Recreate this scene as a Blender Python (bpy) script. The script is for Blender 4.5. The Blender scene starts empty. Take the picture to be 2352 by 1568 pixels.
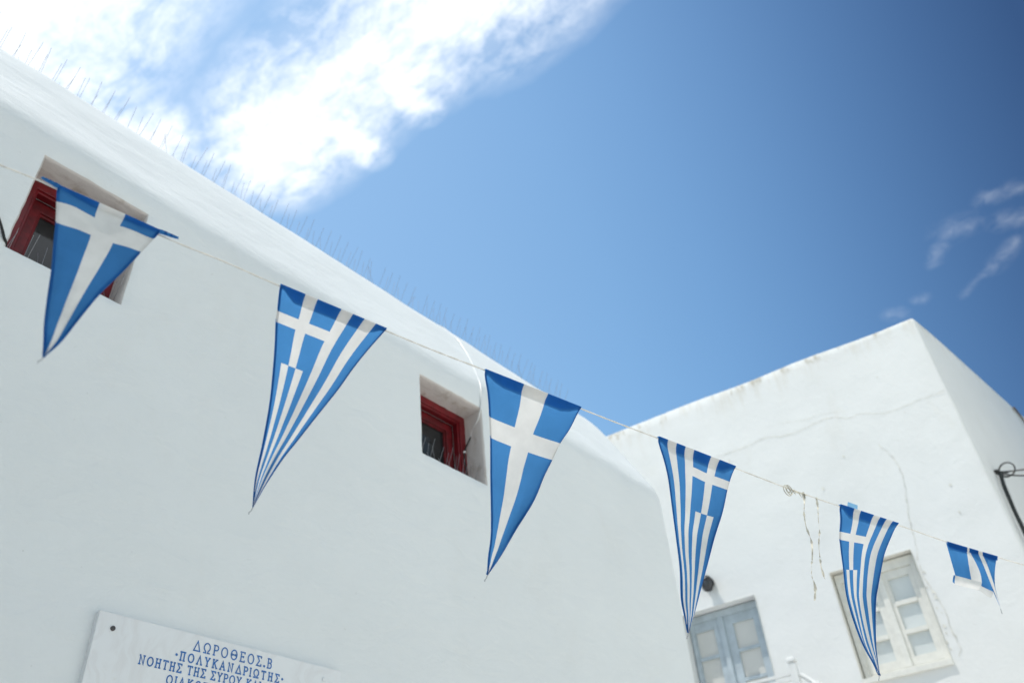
import bpy, bmesh, math, random
from mathutils import Vector, Matrix, noise

random.seed(7)
S = bpy.context.scene
C = S.collection
R = math.radians

# ------------------------------------------------------------------ camera
cam_d = bpy.data.cameras.new("camera")
cam = bpy.data.objects.new("camera", cam_d)
C.objects.link(cam)
ROT = ((0.6606, -0.4388, -0.6091), (-0.7482, -0.4509, -0.4866), (-0.0607, 0.7773, -0.6263))
cam.matrix_world = Matrix.Translation((0, 0, 1.6)) @ Matrix(ROT).to_4x4()
cam_d.sensor_width = 36
cam_d.lens = 36 * 1921 / 2352
cam_d.clip_start = 0.02
cam_d.clip_end = 2000
cam_d.dof.use_dof = True
cam_d.dof.focus_distance = 2.7
cam_d.dof.aperture_fstop = 2.6
S.camera = cam

# ------------------------------------------------------------------ light
SUN = Vector((-0.26, 0.17, 0.95)).normalized()          # towards the sun
sd = bpy.data.lights.new("sun", 'SUN')
sd.energy = 2.15
sd.angle = R(0.45)
sd.color = (1.0, 0.96, 0.90)
sun = bpy.data.objects.new("sun", sd)
C.objects.link(sun)
sun.rotation_euler = SUN.to_track_quat('Z', 'Y').to_euler()
sun.location = (0, 0, 20)

S.view_settings.view_transform = 'Standard'
S.view_settings.look = 'None'
S.view_settings.gamma = 1
S.view_settings.use_curve_mapping = False
S.view_settings.exposure = 0.67


class NT:
    """small helper for node graphs"""
    def __init__(self, tree):
        self.t = tree
        tree.nodes.clear()

    def n(self, kind, **kw):
        nd = self.t.nodes.new(kind)
        for k, v in kw.items():
            if k.startswith('i_'):
                nd.inputs[int(k[2:])].default_value = v
            else:
                setattr(nd, k, v)
        return nd

    def l(self, a, b):
        self.t.links.new(a, b)

    def val(self, sock, x):
        if isinstance(x, (int, float)):
            sock.default_value = x
        elif isinstance(x, (tuple, list)):
            sock.default_value = x
        else:
            self.l(x, sock)

    def m(self, op, a, b=0.0, c=0.0, clamp=False):
        nd = self.t.nodes.new('ShaderNodeMath')
        nd.operation = op
        nd.use_clamp = clamp
        self.val(nd.inputs[0], a)
        self.val(nd.inputs[1], b)
        self.val(nd.inputs[2], c)
        return nd.outputs[0]

    def vm(self, op, a, b=(0, 0, 0), scale=1.0):
        nd = self.t.nodes.new('ShaderNodeVectorMath')
        nd.operation = op
        self.val(nd.inputs[0], a)
        self.val(nd.inputs[1], b)
        if op == 'SCALE':
            nd.inputs['Scale'].default_value = scale
        return nd.outputs[1] if op in ('LENGTH', 'DOT_PRODUCT', 'DISTANCE') else nd.outputs[0]

    def noise(self, vec, scale, detail=4, rough=0.55, dist=0.0):
        nd = self.n('ShaderNodeTexNoise')
        nd.inputs['Scale'].default_value = scale
        nd.inputs['Detail'].default_value = detail
        nd.inputs['Roughness'].default_value = rough
        nd.inputs['Distortion'].default_value = dist
        self.l(vec, nd.inputs['Vector'])
        return nd.outputs[0]

    def ramp(self, fac, lo, hi, smooth=True):
        nd = self.n('ShaderNodeMapRange')
        nd.interpolation_type = 'SMOOTHSTEP' if smooth else 'LINEAR'
        nd.inputs[1].default_value = lo
        nd.inputs[2].default_value = hi
        self.val(nd.inputs[0], fac)
        return nd.outputs[0]

    def mix(self, fac, a, b):
        nd = self.n('ShaderNodeMix', data_type='RGBA')
        self.val(nd.inputs[0], fac)
        self.val(nd.inputs[6], a)
        self.val(nd.inputs[7], b)
        return nd.outputs[2]


# ------------------------------------------------------------------ sky
w = bpy.data.worlds.new("World")
S.world = w
w.use_nodes = True
g = NT(w.node_tree)
tc = g.n('ShaderNodeTexCoord').outputs['Generated']
D = g.vm('NORMALIZE', tc)
sky = g.n('ShaderNodeTexSky', sky_type='NISHITA')
sky.sun_disc = False
sky.sun_elevation = math.asin(SUN.z)
sky.sun_rotation = math.atan2(SUN.x, SUN.y)
sky.altitude = 0
sky.air_density = 1.0
sky.dust_density = 0.6
sky.ozone_density = 1.6
# clear sky, a little deeper away from the sun
ca = g.vm('DOT_PRODUCT', D, tuple(SUN))
# the clear sky deepens away from the bright hazy part over the long house
deep = g.vm('DOT_PRODUCT', D, (0.2439, 0.8617, 0.4449))
rp = g.n('ShaderNodeValToRGB')
GAIN = [(-0.2, (2.62, 2.36, 1.74)), (0.05, (2.50, 2.28, 1.70)), (0.30, (0.52, 0.74, 0.96)), (0.391, (0.477, 0.708, 0.927)), (0.467, (0.74, 1.06, 1.28)), (0.543, (1.07, 1.48, 1.66)),
        (0.619, (1.45, 1.93, 2.03)), (0.695, (1.83, 2.34, 2.34)), (0.772, (2.17, 2.65, 2.53)), (0.848, (2.42, 2.82, 2.60)), (1.0, (2.75, 3.0, 2.65))]
els = rp.color_ramp.elements
while len(els) < len(GAIN):
    els.new(0.5)
for e, (q, c) in zip(els, GAIN):
    e.position = (q + 0.2) / 1.2
    e.color = tuple(v / 4 for v in c) + (1,)
g.l(g.ramp(deep, -0.2, 1.0, False), rp.inputs[0])
sky_col = g.vm('SCALE', rp.outputs[0], scale=4 / 1.516)
mul = g.n('ShaderNodeMix', data_type='RGBA', blend_type='MULTIPLY')
mul.inputs[0].default_value = 1
g.l(sky.outputs[0], mul.inputs[6])
g.l(sky_col, mul.inputs[7])
blue = mul.outputs[2]

sep = g.n('ShaderNodeSeparateXYZ')
g.l(D, sep.inputs[0])
zc = g.m('MAXIMUM', sep.outputs[2], 0.06)
comb = g.n('ShaderNodeCombineXYZ')
g.l(g.m('DIVIDE', sep.outputs[0], zc), comb.inputs[0])
g.l(g.m('DIVIDE', sep.outputs[1], zc), comb.inputs[1])
P2 = comb.outputs[0]                                      # position on a flat cloud layer
wob = g.n('ShaderNodeTexNoise')
wob.inputs['Scale'].default_value = 5.0
wob.inputs['Detail'].default_value = 5
g.l(P2, wob.inputs['Vector'])
off = g.vm('SCALE', g.vm('SUBTRACT', wob.outputs[1], (0.5, 0.5, 0.5)), scale=0.075)
PW = g.vm('ADD', P2, off)


def capsule(a, b, r0, r1, P=PW):
    """1 inside r0 of the segment a-b, 0 beyond r1"""
    ab = (b[0] - a[0], b[1] - a[1], 0)
    L2 = ab[0] ** 2 + ab[1] ** 2
    pa = g.vm('SUBTRACT', P, (a[0], a[1], 0))
    t = g.m('DIVIDE', g.vm('DOT_PRODUCT', pa, ab), L2, clamp=True)
    sc = g.n('ShaderNodeVectorMath', operation='SCALE')
    sc.inputs[0].default_value = ab
    g.l(t, sc.inputs['Scale'])
    d = g.vm('DISTANCE', pa, sc.outputs[0])
    return g.m('SUBTRACT', 1.0, g.ramp(d, r0, r1, False))


def union(lst):
    o = lst[0]
    for q in lst[1:]:
        o = g.m('MAXIMUM', o, q)
    return o


big = union([
    capsule((0.03, 1.0), (-0.035, 0.50), 0.07, 0.285),
    capsule((0.19, 0.92), (0.265, 0.84), 0.0, 0.10),
    capsule((0.42, 0.10), (0.415, 0.36), 0.0, 0.15),
    capsule((0.415, 0.36), (0.378, 0.55), 0.0, 0.135),
    capsule((0.378, 0.55), (0.372, 0.70), 0.0, 0.14),
    capsule((0.372, 0.70), (0.395, 0.77), 0.0, 0.11),
    capsule((0.40, 0.53), (0.475, 0.515), 0.0, 0.05),
    capsule((0.39, 0.64), (0.465, 0.63), 0.0, 0.055),
    capsule((-0.3, -0.9), (0.3, -1.0), 0.15, 0.5),
    capsule((-1.2, 0.2), (-0.9, 0.9), 0.2, 0.6),
])
fib = g.noise(g.vm('MULTIPLY', P2, (1.0, 0.8, 1)), 8.0, 10, 0.64, 0.35)
fine = g.noise(g.vm('MULTIPLY', PW, (1.0, 0.45, 1)), 55.0, 8, 0.62, 0.2)
tex = g.m('ADD', g.m('MULTIPLY', g.m('SUBTRACT', fib, 0.5), 1.5), g.m('MULTIPLY', g.m('SUBTRACT', fine, 0.5), 1.3))
dens = g.m('ADD', big, g.m('MULTIPLY', tex, g.ramp(big, 0.0, 0.5)))
cov = g.ramp(dens, 0.02, 0.92, False)
cov = g.m('MULTIPLY', g.m('POWER', cov, 1.05), 0.96)
haze_glow = g.m('MULTIPLY', g.ramp(big, 0.0, 1.0), 0.35)
PV = g.vm('ADD', P2, g.vm('SCALE', g.vm('SUBTRACT', wob.outputs[1], (0.5, 0.5, 0.5)), scale=0.03))
PV = g.vm('ADD', P2, g.vm('SCALE', g.vm('SUBTRACT', wob.outputs[1], (0.5, 0.5, 0.5)), scale=0.05))
wis = union([
    capsule((1.278, 0.048), (1.290, 0.020), 0.0, 0.050, PV),
    capsule((1.325, -0.030), (1.37, -0.10), 0.0, 0.046, PV),
    capsule((1.40, -0.03), (1.44, 0.02), 0.0, 0.038, PV),
    capsule((1.45, 0.045), (1.485, 0.09), 0.0, 0.022, PV),
    capsule((1.31, 0.075), (1.35, 0.10), 0.0, 0.032, PV),
    capsule((1.43, 0.22), (1.445, 0.205), 0.0, 0.034, PV),
    capsule((1.43, 0.163), (1.437, 0.15), 0.0, 0.026, PV),
    capsule((1.245, -0.02), (1.27, -0.075), 0.0, 0.034, PV),
])
wfib = g.noise(P2, 38.0, 9, 0.62, 0.9)
wd = g.m('MULTIPLY', g.ramp(g.m('ADD', wis, g.m('MULTIPLY', g.m('SUBTRACT', wfib, 0.5), 2.8)), 0.15, 1.5, False), g.ramp(wis, 0.0, 1.0))
wd = g.m('MULTIPLY', wd, 0.15)
cover = g.m('MAXIMUM', g.m('MAXIMUM', cov, haze_glow), wd)
CLOUD = (8.5, 9.0, 9.6, 1)
col = g.mix(cover, blue, CLOUD)
bg = g.n('ShaderNodeBackground')
g.l(col, bg.inputs[0])
bg.inputs[1].default_value = 0.085
g.l(bg.outputs[0], g.n('ShaderNodeOutputWorld').inputs[0])

# ------------------------------------------------------------------ materials


def newmat(name):
    m = bpy.data.materials.new(name)
    m.use_nodes = True
    return m, NT(m.node_tree)


def principled(name, col, rough=0.6, metal=0.0, var=0.06, scale=8.0, bump=0.0, bscale=40.0, spec=0.5):
    m, q = newmat(name)
    p = q.n('ShaderNodeBsdfPrincipled')
    out = q.n('ShaderNodeOutputMaterial')
    q.l(p.outputs[0], out.inputs[0])
    pos = q.n('ShaderNodeNewGeometry').outputs['Position']
    nz = q.noise(pos, scale, 5)
    lo = tuple(c * (1 - var * 2) for c in col) + (1,)
    hi = tuple(min(1, c * (1 + var)) for c in col) + (1,)
    q.l(q.mix(q.ramp(nz, 0.3, 0.7), lo, hi), p.inputs['Base Color'])
    p.inputs['Roughness'].default_value = rough
    p.inputs['Metallic'].default_value = metal
    p.inputs['Specular IOR Level'].default_value = spec
    if bump:
        b = q.n('ShaderNodeBump')
        b.inputs['Strength'].default_value = bump
        b.inputs['Distance'].default_value = 0.004
        q.l(q.noise(pos, bscale, 6, 0.6), b.inputs['Height'])
        q.l(b.outputs[0], p.inputs['Normal'])
    return m


def plaster(name, base, stains=0.0, top=None, bump=0.35, sscale=2.3):
    """limewash over lumpy render: trowel bumps, pits, faint grey and rusty stains"""
    m, q = newmat(name)
    p = q.n('ShaderNodeBsdfPrincipled')
    q.l(p.outputs[0], q.n('ShaderNodeOutputMaterial').inputs[0])
    p.inputs['Roughness'].default_value = 0.9
    p.inputs['Specular IOR Level'].default_value = 0.15
    pos = q.n('ShaderNodeNewGeometry').outputs['Position']
    c = q.mix(q.ramp(q.noise(pos, 1.1, 5), 0.3, 0.7), tuple(x * 0.965 for x in base) + (1,), tuple(base) + (1,))
    # small dark specks and pits
    sp = q.ramp(q.noise(pos, 38, 2, 0.4), 0.745, 0.79)
    c = q.mix(q.m('MULTIPLY', sp, 0.22), c, (0.42, 0.40, 0.37, 1))
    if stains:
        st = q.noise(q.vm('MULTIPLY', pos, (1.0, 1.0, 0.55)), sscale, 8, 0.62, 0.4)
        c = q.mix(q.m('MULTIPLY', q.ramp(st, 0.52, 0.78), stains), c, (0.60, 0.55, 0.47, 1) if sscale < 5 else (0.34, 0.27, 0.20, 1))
    if top is not None:
        s = q.n('ShaderNodeSeparateXYZ')
        q.l(pos, s.inputs[0])
        band = q.ramp(s.outputs[2], top - 0.55, top)
        run = q.noise(q.vm('MULTIPLY', pos, (1, 1, 0.16)), 7.0, 7, 0.65)
        k = q.m('MULTIPLY', q.ramp(q.m('ADD', run, q.m('MULTIPLY', band, 0.16)), 0.58, 0.80), q.m('MULTIPLY', band, 0.32))
        c = q.mix(k, c, (0.58, 0.52, 0.42, 1))
        edge = q.m('MULTIPLY', q.ramp(s.outputs[2], top - 0.12, top - 0.02), q.ramp(q.noise(q.vm('MULTIPLY', pos, (1, 1, 0.5)), 6.0, 6, 0.65), 0.52, 0.66))
        c = q.mix(q.m('MULTIPLY', edge, 0.6), c, (0.34, 0.29, 0.20, 1))
    q.l(c, p.inputs['Base Color'])
    h = q.m('ADD', q.m('MULTIPLY', q.noise(q.vm('MULTIPLY', pos, (0.45, 1, 1)), 9, 6, 0.6, 0.5), 1.0),
            q.m('MULTIPLY', q.noise(pos, 60, 4, 0.6), 0.12))
    h = q.m('SUBTRACT', h, q.m('MULTIPLY', sp, 0.12))
    b = q.n('ShaderNodeBump')
    b.inputs['Strength'].default_value = bump
    b.inputs['Distance'].default_value = 0.02
    q.l(h, b.inputs['Height'])
    q.l(b.outputs[0], p.inputs['Normal'])
    return m


def cloth(name, col, tcol, trans):
    m, q = newmat(name)
    pos = q.n('ShaderNodeNewGeometry').outputs['Position']
    nz = q.ramp(q.noise(pos, 14, 5, 0.6), 0.25, 0.75)
    weave = q.noise(pos, 900, 2, 0.5)
    c = q.mix(nz, tuple(x * 0.9 for x in col) + (1,), tuple(min(1, x * 1.06) for x in col) + (1,))
    ct = q.mix(nz, tuple(x * 0.94 for x in tcol) + (1,), tuple(min(1, x * 1.04) for x in tcol) + (1,))
    b = q.n('ShaderNodeBump')
    b.inputs['Strength'].default_value = 0.25
    b.inputs['Distance'].default_value = 0.001
    q.l(q.m('ADD', weave, q.m('MULTIPLY', q.noise(pos, 30, 3), 2.0)), b.inputs['Height'])
    d = q.n('ShaderNodeBsdfDiffuse')
    t = q.n('ShaderNodeBsdfTranslucent')
    q.l(c, d.inputs[0])
    q.l(ct, t.inputs[0])
    q.l(b.outputs[0], d.inputs['Normal'])
    mx = q.n('ShaderNodeMixShader')
    mx.inputs[0].default_value = trans
    q.l(d.outputs[0], mx.inputs[1])
    q.l(t.outputs[0], mx.inputs[2])
    q.l(mx.outputs[0], q.n('ShaderNodeOutputMaterial').inputs[0])
    return m


M_LIME = plaster('limewashed_plaster', (0.80, 0.82, 0.82), stains=0.12, bump=0.50)
M_LIME2 = plaster('weathered_limewash', (0.80, 0.80, 0.785), stains=0.16, top=7.86, bump=0.25)
M_REVEAL = plaster('shade_tinted_grimy_plaster', (0.66, 0.62, 0.59), stains=0.85, bump=0.6, sscale=9.0)  # base colour darkened for the dimmer light in the recess; stains are grime
M_REVEAL2 = plaster('cream_paint', (0.76, 0.74, 0.68), stains=0.3, bump=0.15)
M_CRACK = principled('crack_filler', (0.72, 0.70, 0.64), 0.9, var=0.12, scale=20)
M_GROUND = principled('pale_paving', (0.74, 0.71, 0.66), 0.85, var=0.08, scale=1.5, bump=0.3, bscale=10)
M_RED = principled('dark_red_paint', (0.17, 0.004, 0.009), 0.42, var=0.15, scale=18, bump=0.15, bscale=30)
M_REDDARK = principled('worn_red_paint', (0.15, 0.004, 0.008), 0.5, var=0.2, scale=25, bump=0.15)
M_GLASS = principled('dark_window_glass', (0.018, 0.020, 0.022), 0.06, var=0.1, spec=0.5)
M_STEEL = principled('spike_steel', (0.30, 0.30, 0.32), 0.40, metal=0.7, var=0.05)
M_CLEAR = principled('pale_plastic_strip', (0.62, 0.62, 0.60), 0.5)
M_BLACK = principled('black_cable_rubber', (0.018, 0.018, 0.017), 0.5)
M_CABLEGREEN = principled('dark_cable_sheath', (0.03, 0.034, 0.032), 0.5)
M_WHITEPAINT = principled('white_gloss_paint', (0.80, 0.80, 0.79), 0.35, var=0.03)
M_CREAM = principled('cream_window_paint', (0.77, 0.755, 0.70), 0.6, var=0.035, scale=14, bump=0.15)
M_BLUEGREY = principled('blue_grey_door_paint', (0.47, 0.535, 0.575), 0.5, var=0.06, scale=9, bump=0.15)
M_PANE = principled('pane_with_white_blind', (0.66, 0.69, 0.68), 0.30, var=0.03, scale=3)
M_PANE2 = principled('pane_with_cream_blind', (0.66, 0.65, 0.61), 0.32, var=0.012, scale=3)
M_CORD = principled('off_white_cord', (0.80, 0.765, 0.70), 0.8, var=0.06, scale=60)
M_TAPE = principled('yellowed_tape', (0.66, 0.62, 0.52), 0.6, var=0.2, scale=60)
M_BLUE = cloth('blue_polyester', (0.018, 0.095, 0.30), (0.10, 0.34, 0.68), 0.5)
M_WHITE = cloth('white_polyester', (0.84, 0.835, 0.82), (0.68, 0.67, 0.65), 0.5)
M_LBLUE = cloth('pale_blue_label', (0.30, 0.58, 0.85), (0.30, 0.58, 0.85), 0.5)
M_THREAD = principled('grey_thread', (0.30, 0.31, 0.33), 0.8)
M_LETTER = principled('blue_letter_paint', (0.028, 0.155, 0.45), 0.55, var=0.12, scale=90)
M_LAMP = principled('black_iron', (0.02, 0.02, 0.022), 0.4)
M_LAMPGLASS = principled('smoky_lamp_glass', (0.06, 0.06, 0.065), 0.12)
M_SCREW = principled('dull_brass', (0.10, 0.09, 0.09), 0.45, metal=0.6)


def marble():
    m, q = newmat('white_marble')
    p = q.n('ShaderNodeBsdfPrincipled')
    q.l(p.outputs[0], q.n('ShaderNodeOutputMaterial').inputs[0])
    p.inputs['Roughness'].default_value = 0.45
    p.inputs['Specular IOR Level'].default_value = 0.25
    pos = q.n('ShaderNodeNewGeometry').outputs['Position']
    wv = q.vm('ADD', pos, q.vm('SCALE', q.vm('SUBTRACT', q.n('ShaderNodeTexNoise', i_2=3.0).outputs[1], (0.5, 0.5, 0.5)), scale=0.3))
    v = q.noise(q.vm('MULTIPLY', wv, (3.2, 1, 1.0)), 4.0, 8, 0.6, 1.4)
    c = q.mix(q.ramp(v, 0.42, 0.68), (0.80, 0.81, 0.815, 1), (0.755, 0.755, 0.755, 1))
    st = q.ramp(q.noise(pos, 16, 5, 0.6, 0.5), 0.66, 0.80)
    c = q.mix(q.m('MULTIPLY', st, 0.35), c, (0.62, 0.52, 0.40, 1))
    q.l(c, p.inputs['Base Color'])
    return m


M_MARBLE = marble()

# ------------------------------------------------------------------ mesh helpers


class MB:
    def __init__(self):
        self.v, self.f, self.mi = [], [], []

    def vert(self, p):
        self.v.append(tuple(p))
        return len(self.v) - 1

    def face(self, idx, mi=0):
        self.f.append(tuple(idx))
        self.mi.append(mi)

    def quad(self, a, b, c, d, mi=0):
        i = [self.vert(p) for p in (a, b, c, d)]
        self.face(i, mi)

    def box(self, lo, hi, T=None, mi=0):
        T = T or (lambda p: p)
        x0, y0, z0 = lo
        x1, y1, z1 = hi
        i = [self.vert(T(p)) for p in ((x0, y0, z0), (x1, y0, z0), (x1, y1, z0), (x0, y1, z0),
                                       (x0, y0, z1), (x1, y0, z1), (x1, y1, z1), (x0, y1, z1))]
        for q in ((0, 3, 2, 1), (4, 5, 6, 7), (0, 1, 5, 4), (1, 2, 6, 5), (2, 3, 7, 6), (3, 0, 4, 7)):
            self.face([i[k] for k in q], mi)

    def ring(self, x0, x1, z0, z1, wd, y0, y1, T=None, mi=0, wt=None, wb=None):
        """rectangular frame with mitred corners, face width wd, in the local x-z plane, from y0 (front) to y1"""
        T = T or (lambda p: p)
        wt = wd if wt is None else wt
        wb = wd if wb is None else wb
        o = [(x0, z0), (x1, z0), (x1, z1), (x0, z1)]
        n = [(x0 + wd, z0 + wb), (x1 - wd, z0 + wb), (x1 - wd, z1 - wt), (x0 + wd, z1 - wt)]
        b = 0.003 * (1 if y1 > y0 else -1)
        A = [self.vert(T((x, y0 + b, z))) for x, z in o]
        e = 0.003
        o2 = [(x0 + e, z0 + e), (x1 - e, z0 + e), (x1 - e, z1 - e), (x0 + e, z1 - e)]
        n2 = [(x0 + wd - e, z0 + wb - e), (x1 - wd + e, z0 + wb - e), (x1 - wd + e, z1 - wt + e), (x0 + wd - e, z1 - wt + e)]
        A2 = [self.vert(T((x, y0, z))) for x, z in o2]
        B2 = [self.vert(T((x, y0, z))) for x, z in n2]
        B = [self.vert(T((x, y0 + b, z))) for x, z in n]
        A3 = [self.vert(T((x, y1, z))) for x, z in o]
        B3 = [self.vert(T((x, y1, z))) for x, z in n]
        for k in range(4):
            j = (k + 1) % 4
            for P, Q in ((A3, A), (A, A2), (A2, B2), (B2, B), (B, B3), (B3, A3)):
                self.face((P[k], P[j], Q[j], Q[k]), mi)

    def tube(self, pts, r, n=6, mi=0, r1=None, closed=False):
        pts = [Vector(p) for p in pts]
        k = len(pts)
        rings = []
        ref = None
        for i, p in enumerate(pts):
            if closed:
                t = pts[(i + 1) % k] - pts[i - 1]
            else:
                t = pts[min(i + 1, k - 1)] - pts[max(i - 1, 0)]
            t.normalize()
            if ref is None:
                ref = Vector((0, 0, 1)) if abs(t.z) < 0.9 else Vector((1, 0, 0))
            a = t.cross(ref).normalized()
            b = t.cross(a).normalized()
            ref = a.cross(t) if a.length else ref
            rr = r if r1 is None else r + (r1 - r) * i / max(1, k - 1)
            rings.append([self.vert(p + a * (rr * math.cos(2 * math.pi * q / n)) + b * (rr * math.sin(2 * math.pi * q / n))) for q in range(n)])
        m = k if closed else k - 1
        for i in range(m):
            A, B = rings[i], rings[(i + 1) % k]
            for q in range(n):
                self.face((A[q], A[(q + 1) % n], B[(q + 1) % n], B[q]), mi)
        if not closed:
            self.face(rings[0][::-1], mi)
            self.face(rings[-1], mi)

    def lathe(self, prof, T, n=16, mi=0):
        rings = []
        for r, h in prof:
            rings.append([self.vert(T((r * math.cos(2 * math.pi * q / n), r * math.sin(2 * math.pi * q / n), h))) for q in range(n)])
        for A, B in zip(rings, rings[1:]):
            for q in range(n):
                self.face((A[q], A[(q + 1) % n], B[(q + 1) % n], B[q]), mi)
        self.face(rings[0][::-1], mi)
        self.face(rings[-1], mi)

    def build(self, name, mats, parent=None, smooth=None, fix=True):
        me = bpy.data.meshes.new(name)
        me.from_pydata(self.v, [], self.f)
        for m in (mats if isinstance(mats, (list, tuple)) else [mats]):
            me.materials.append(m)
        me.polygons.foreach_set('material_index', self.mi)
        if fix:
            bm = bmesh.new()
            bm.from_mesh(me)
            bmesh.ops.recalc_face_normals(bm, faces=bm.faces)
            bm.to_mesh(me)
            bm.free()
        if smooth:
            me.polygons.foreach_set('use_smooth', [True] * len(me.polygons))
            me.set_sharp_from_angle(angle=R(smooth))
        me.update()
        o = bpy.data.objects.new(name, me)
        C.objects.link(o)
        if parent:
            o.parent = parent
            o.matrix_parent_inverse = Matrix.Identity(4)
            o.location = -world_loc(parent)
        return o


def world_loc(o):
    p = Vector(o.location)
    while o.parent:
        o = o.parent
        p += Vector(o.location)
    return p


def tag(o, label, cat, group=None):
    o['label'] = label
    o['category'] = cat
    if group:
        o['group'] = group
    return o


def thing(name, loc, label, cat, group=None):
    o = bpy.data.objects.new(name, None)
    o.empty_display_size = 0.1
    C.objects.link(o)
    o.location = loc
    return tag(o, label, cat, group)


def lerp(a, b, t):
    return a + (b - a) * t


def catmull(pts, k=6):
    P = [Vector(p) for p in pts]
    out = []
    for i in range(len(P) - 1):
        a, b, c, d = P[max(i - 1, 0)], P[i], P[i + 1], P[min(i + 2, len(P) - 1)]
        for j in range(k):
            t = j / k
            out.append(0.5 * ((2 * b) + (c - a) * t + (2 * a - 5 * b + 4 * c - d) * t * t + (3 * b - a - 3 * c + d) * t ** 3))
    out.append(P[-1])
    return out


# ------------------------------------------------------------------ ground
gm = MB()
gm.quad((-300, -300, 0), (300, -300, 0), (300, 300, 0), (-300, 300, 0))
go = gm.build('ground', M_GROUND)
go['kind'] = 'structure'

# ------------------------------------------------------------------ long white house with the rounded parapet
house = thing('white_house', (1.3, 3, 0), 'long whitewashed house with sloping rounded parapet and two small dark red windows', 'house')
WIN = [(0.527, 1.035, 4.141, 4.713), (2.838, 3.398, 4.13, 4.69)]
XE, XS, RC = 5.57, -3.0, 0.07
PROF = [(3.0, 4.76), (3.004, 4.82), (3.018, 4.88), (3.045, 4.945), (3.085, 5.02), (3.19, 5.205), (3.3, 5.40), (3.40, 5.575), (3.48, 5.71),
        (3.54, 5.80), (3.60, 5.877), (3.66, 5.935), (3.74, 5.98), (3.85, 5.985), (3.98, 5.95), (4.10, 5.86), (4.14, 5.70)]
rows = [(3.0, z) for z in (0, 1.0, 1.8)]
z = 2.2
zs = []
while z < 4.74:
    zs.append(z)
    z += 0.04
for x0, x1, z0, z1 in WIN:
    zs = [q for q in zs if abs(q - z0) > 0.018 and abs(q - z1) > 0.018] + [z0, z1]
zs = sorted(set(zs))
zz = []
for q in zs:
    if zz and q - zz[-1] < 0.012:
        continue
    zz.append(q)
# keep every window line
for x0, x1, z0, z1 in WIN:
    for q in (z0, z1):
        if q not in zz:
            zz = [e for e in zz if abs(e - q) > 0.012] + [q]
zz.sort()
WZ = []
for x0, x1, z0, z1 in WIN:
    WZ.append((min(zz, key=lambda e: abs(e - z0)), min(zz, key=lambda e: abs(e - z1))))
rows += [(3.0, q) for q in zz]
for a, b in zip(PROF, PROF[1:]):
    k = max(1, int(math.hypot(b[0] - a[0], b[1] - a[1]) / 0.035))
    for j in range(k):
        rows.append((lerp(a[0], b[0], j / k), lerp(a[1], b[1], j / k)))
rows += [PROF[-1], (8.0, 5.70), (8.0, 0.0)]
NR = len(rows)


def rnormal(i):
    a, b = rows[max(0, i - 1)], rows[min(NR - 1, i + 1)]
    ty, tz = b[0] - a[0], b[1] - a[1]
    L = math.hypot(ty, tz) or 1
    return (-tz / L, ty / L)


xs = []
x = XS
while x < XE - RC - 0.01:
    xs.append(x)
    x += 0.35 if x < -0.6 else 0.04
for x0, x1, z0, z1 in WIN:
    xs = [q for q in xs if abs(q - x0) > 0.02 and abs(q - x1) > 0.02] + [x0, x1]
xs.append(XE - RC)
xs.sort()
cols = [(q, 0.0) for q in xs]
for k in range(1, 7):
    ph = R(15 * k)
    cols.append((XE - RC + RC * math.sin(ph), RC * (1 - math.cos(ph))))


def lump(p):
    a = noise.noise(Vector((p[0] * 0.9, p[1] * 1.3, p[2] * 1.1))) * 0.011
    a += noise.noise(Vector((p[0] * 3.1 + 7, p[1] * 4, p[2] * 4.2))) * 0.0045
    a += noise.noise(Vector((p[0] * 9.0, p[1] * 15 + 3, p[2] * 15))) * 0.0016
    return a


def warp(x, z):
    """the second opening leans a little"""
    x0, x1, z0, z1 = WIN[1]
    d = max(abs(x - (x0 + x1) / 2) - 0.3, abs(z - (z0 + z1) / 2) - 0.3, 0)
    f = max(0, 1 - d / 0.35)
    return 0.05 * ((z0 + z1) / 2 - z) * f


wall = MB()
idx = {}
for ci, (x, inset) in enumerate(cols):
    for ri, (y, z) in enumerate(rows):
        ny, nz = rnormal(ri)
        amp = 1.0
        if z < 4.72 and y < 3.01:
            amp = 0.55
        elif y < 4.0:
            amp = 1.0 + 0.8 * max(0, 1 - abs(x - 0.5) / 1.6)
        d = lump((x, y, z)) * amp - inset
        if y > 4.2:
            d = 0
        idx[ci, ri] = wall.vert((x + (warp(x, z) if y < 3.01 else 0), y + ny * d, z + nz * d))


def in_win(ci, ri):
    xa, xb = cols[ci][0], cols[ci + 1][0]
    (ya, za), (yb, zb) = rows[ri], rows[ri + 1]
    if ya > 3.001 or yb > 3.001:
        return False
    for k, (x0, x1, z0, z1) in enumerate(WIN):
        if xa >= x0 - 1e-6 and xb <= x1 + 1e-6 and za >= WZ[k][0] - 1e-6 and zb <= WZ[k][1] + 1e-6:
            return True
    return False


for ci in range(len(cols) - 1):
    for ri in range(NR - 1):
        if not in_win(ci, ri):
            wall.face((idx[ci, ri], idx[ci + 1, ri], idx[ci + 1, ri + 1], idx[ci, ri + 1]))
# end caps
for ci in (0, len(cols) - 1):
    wall.face([idx[ci, ri] for ri in range(NR)])
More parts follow.
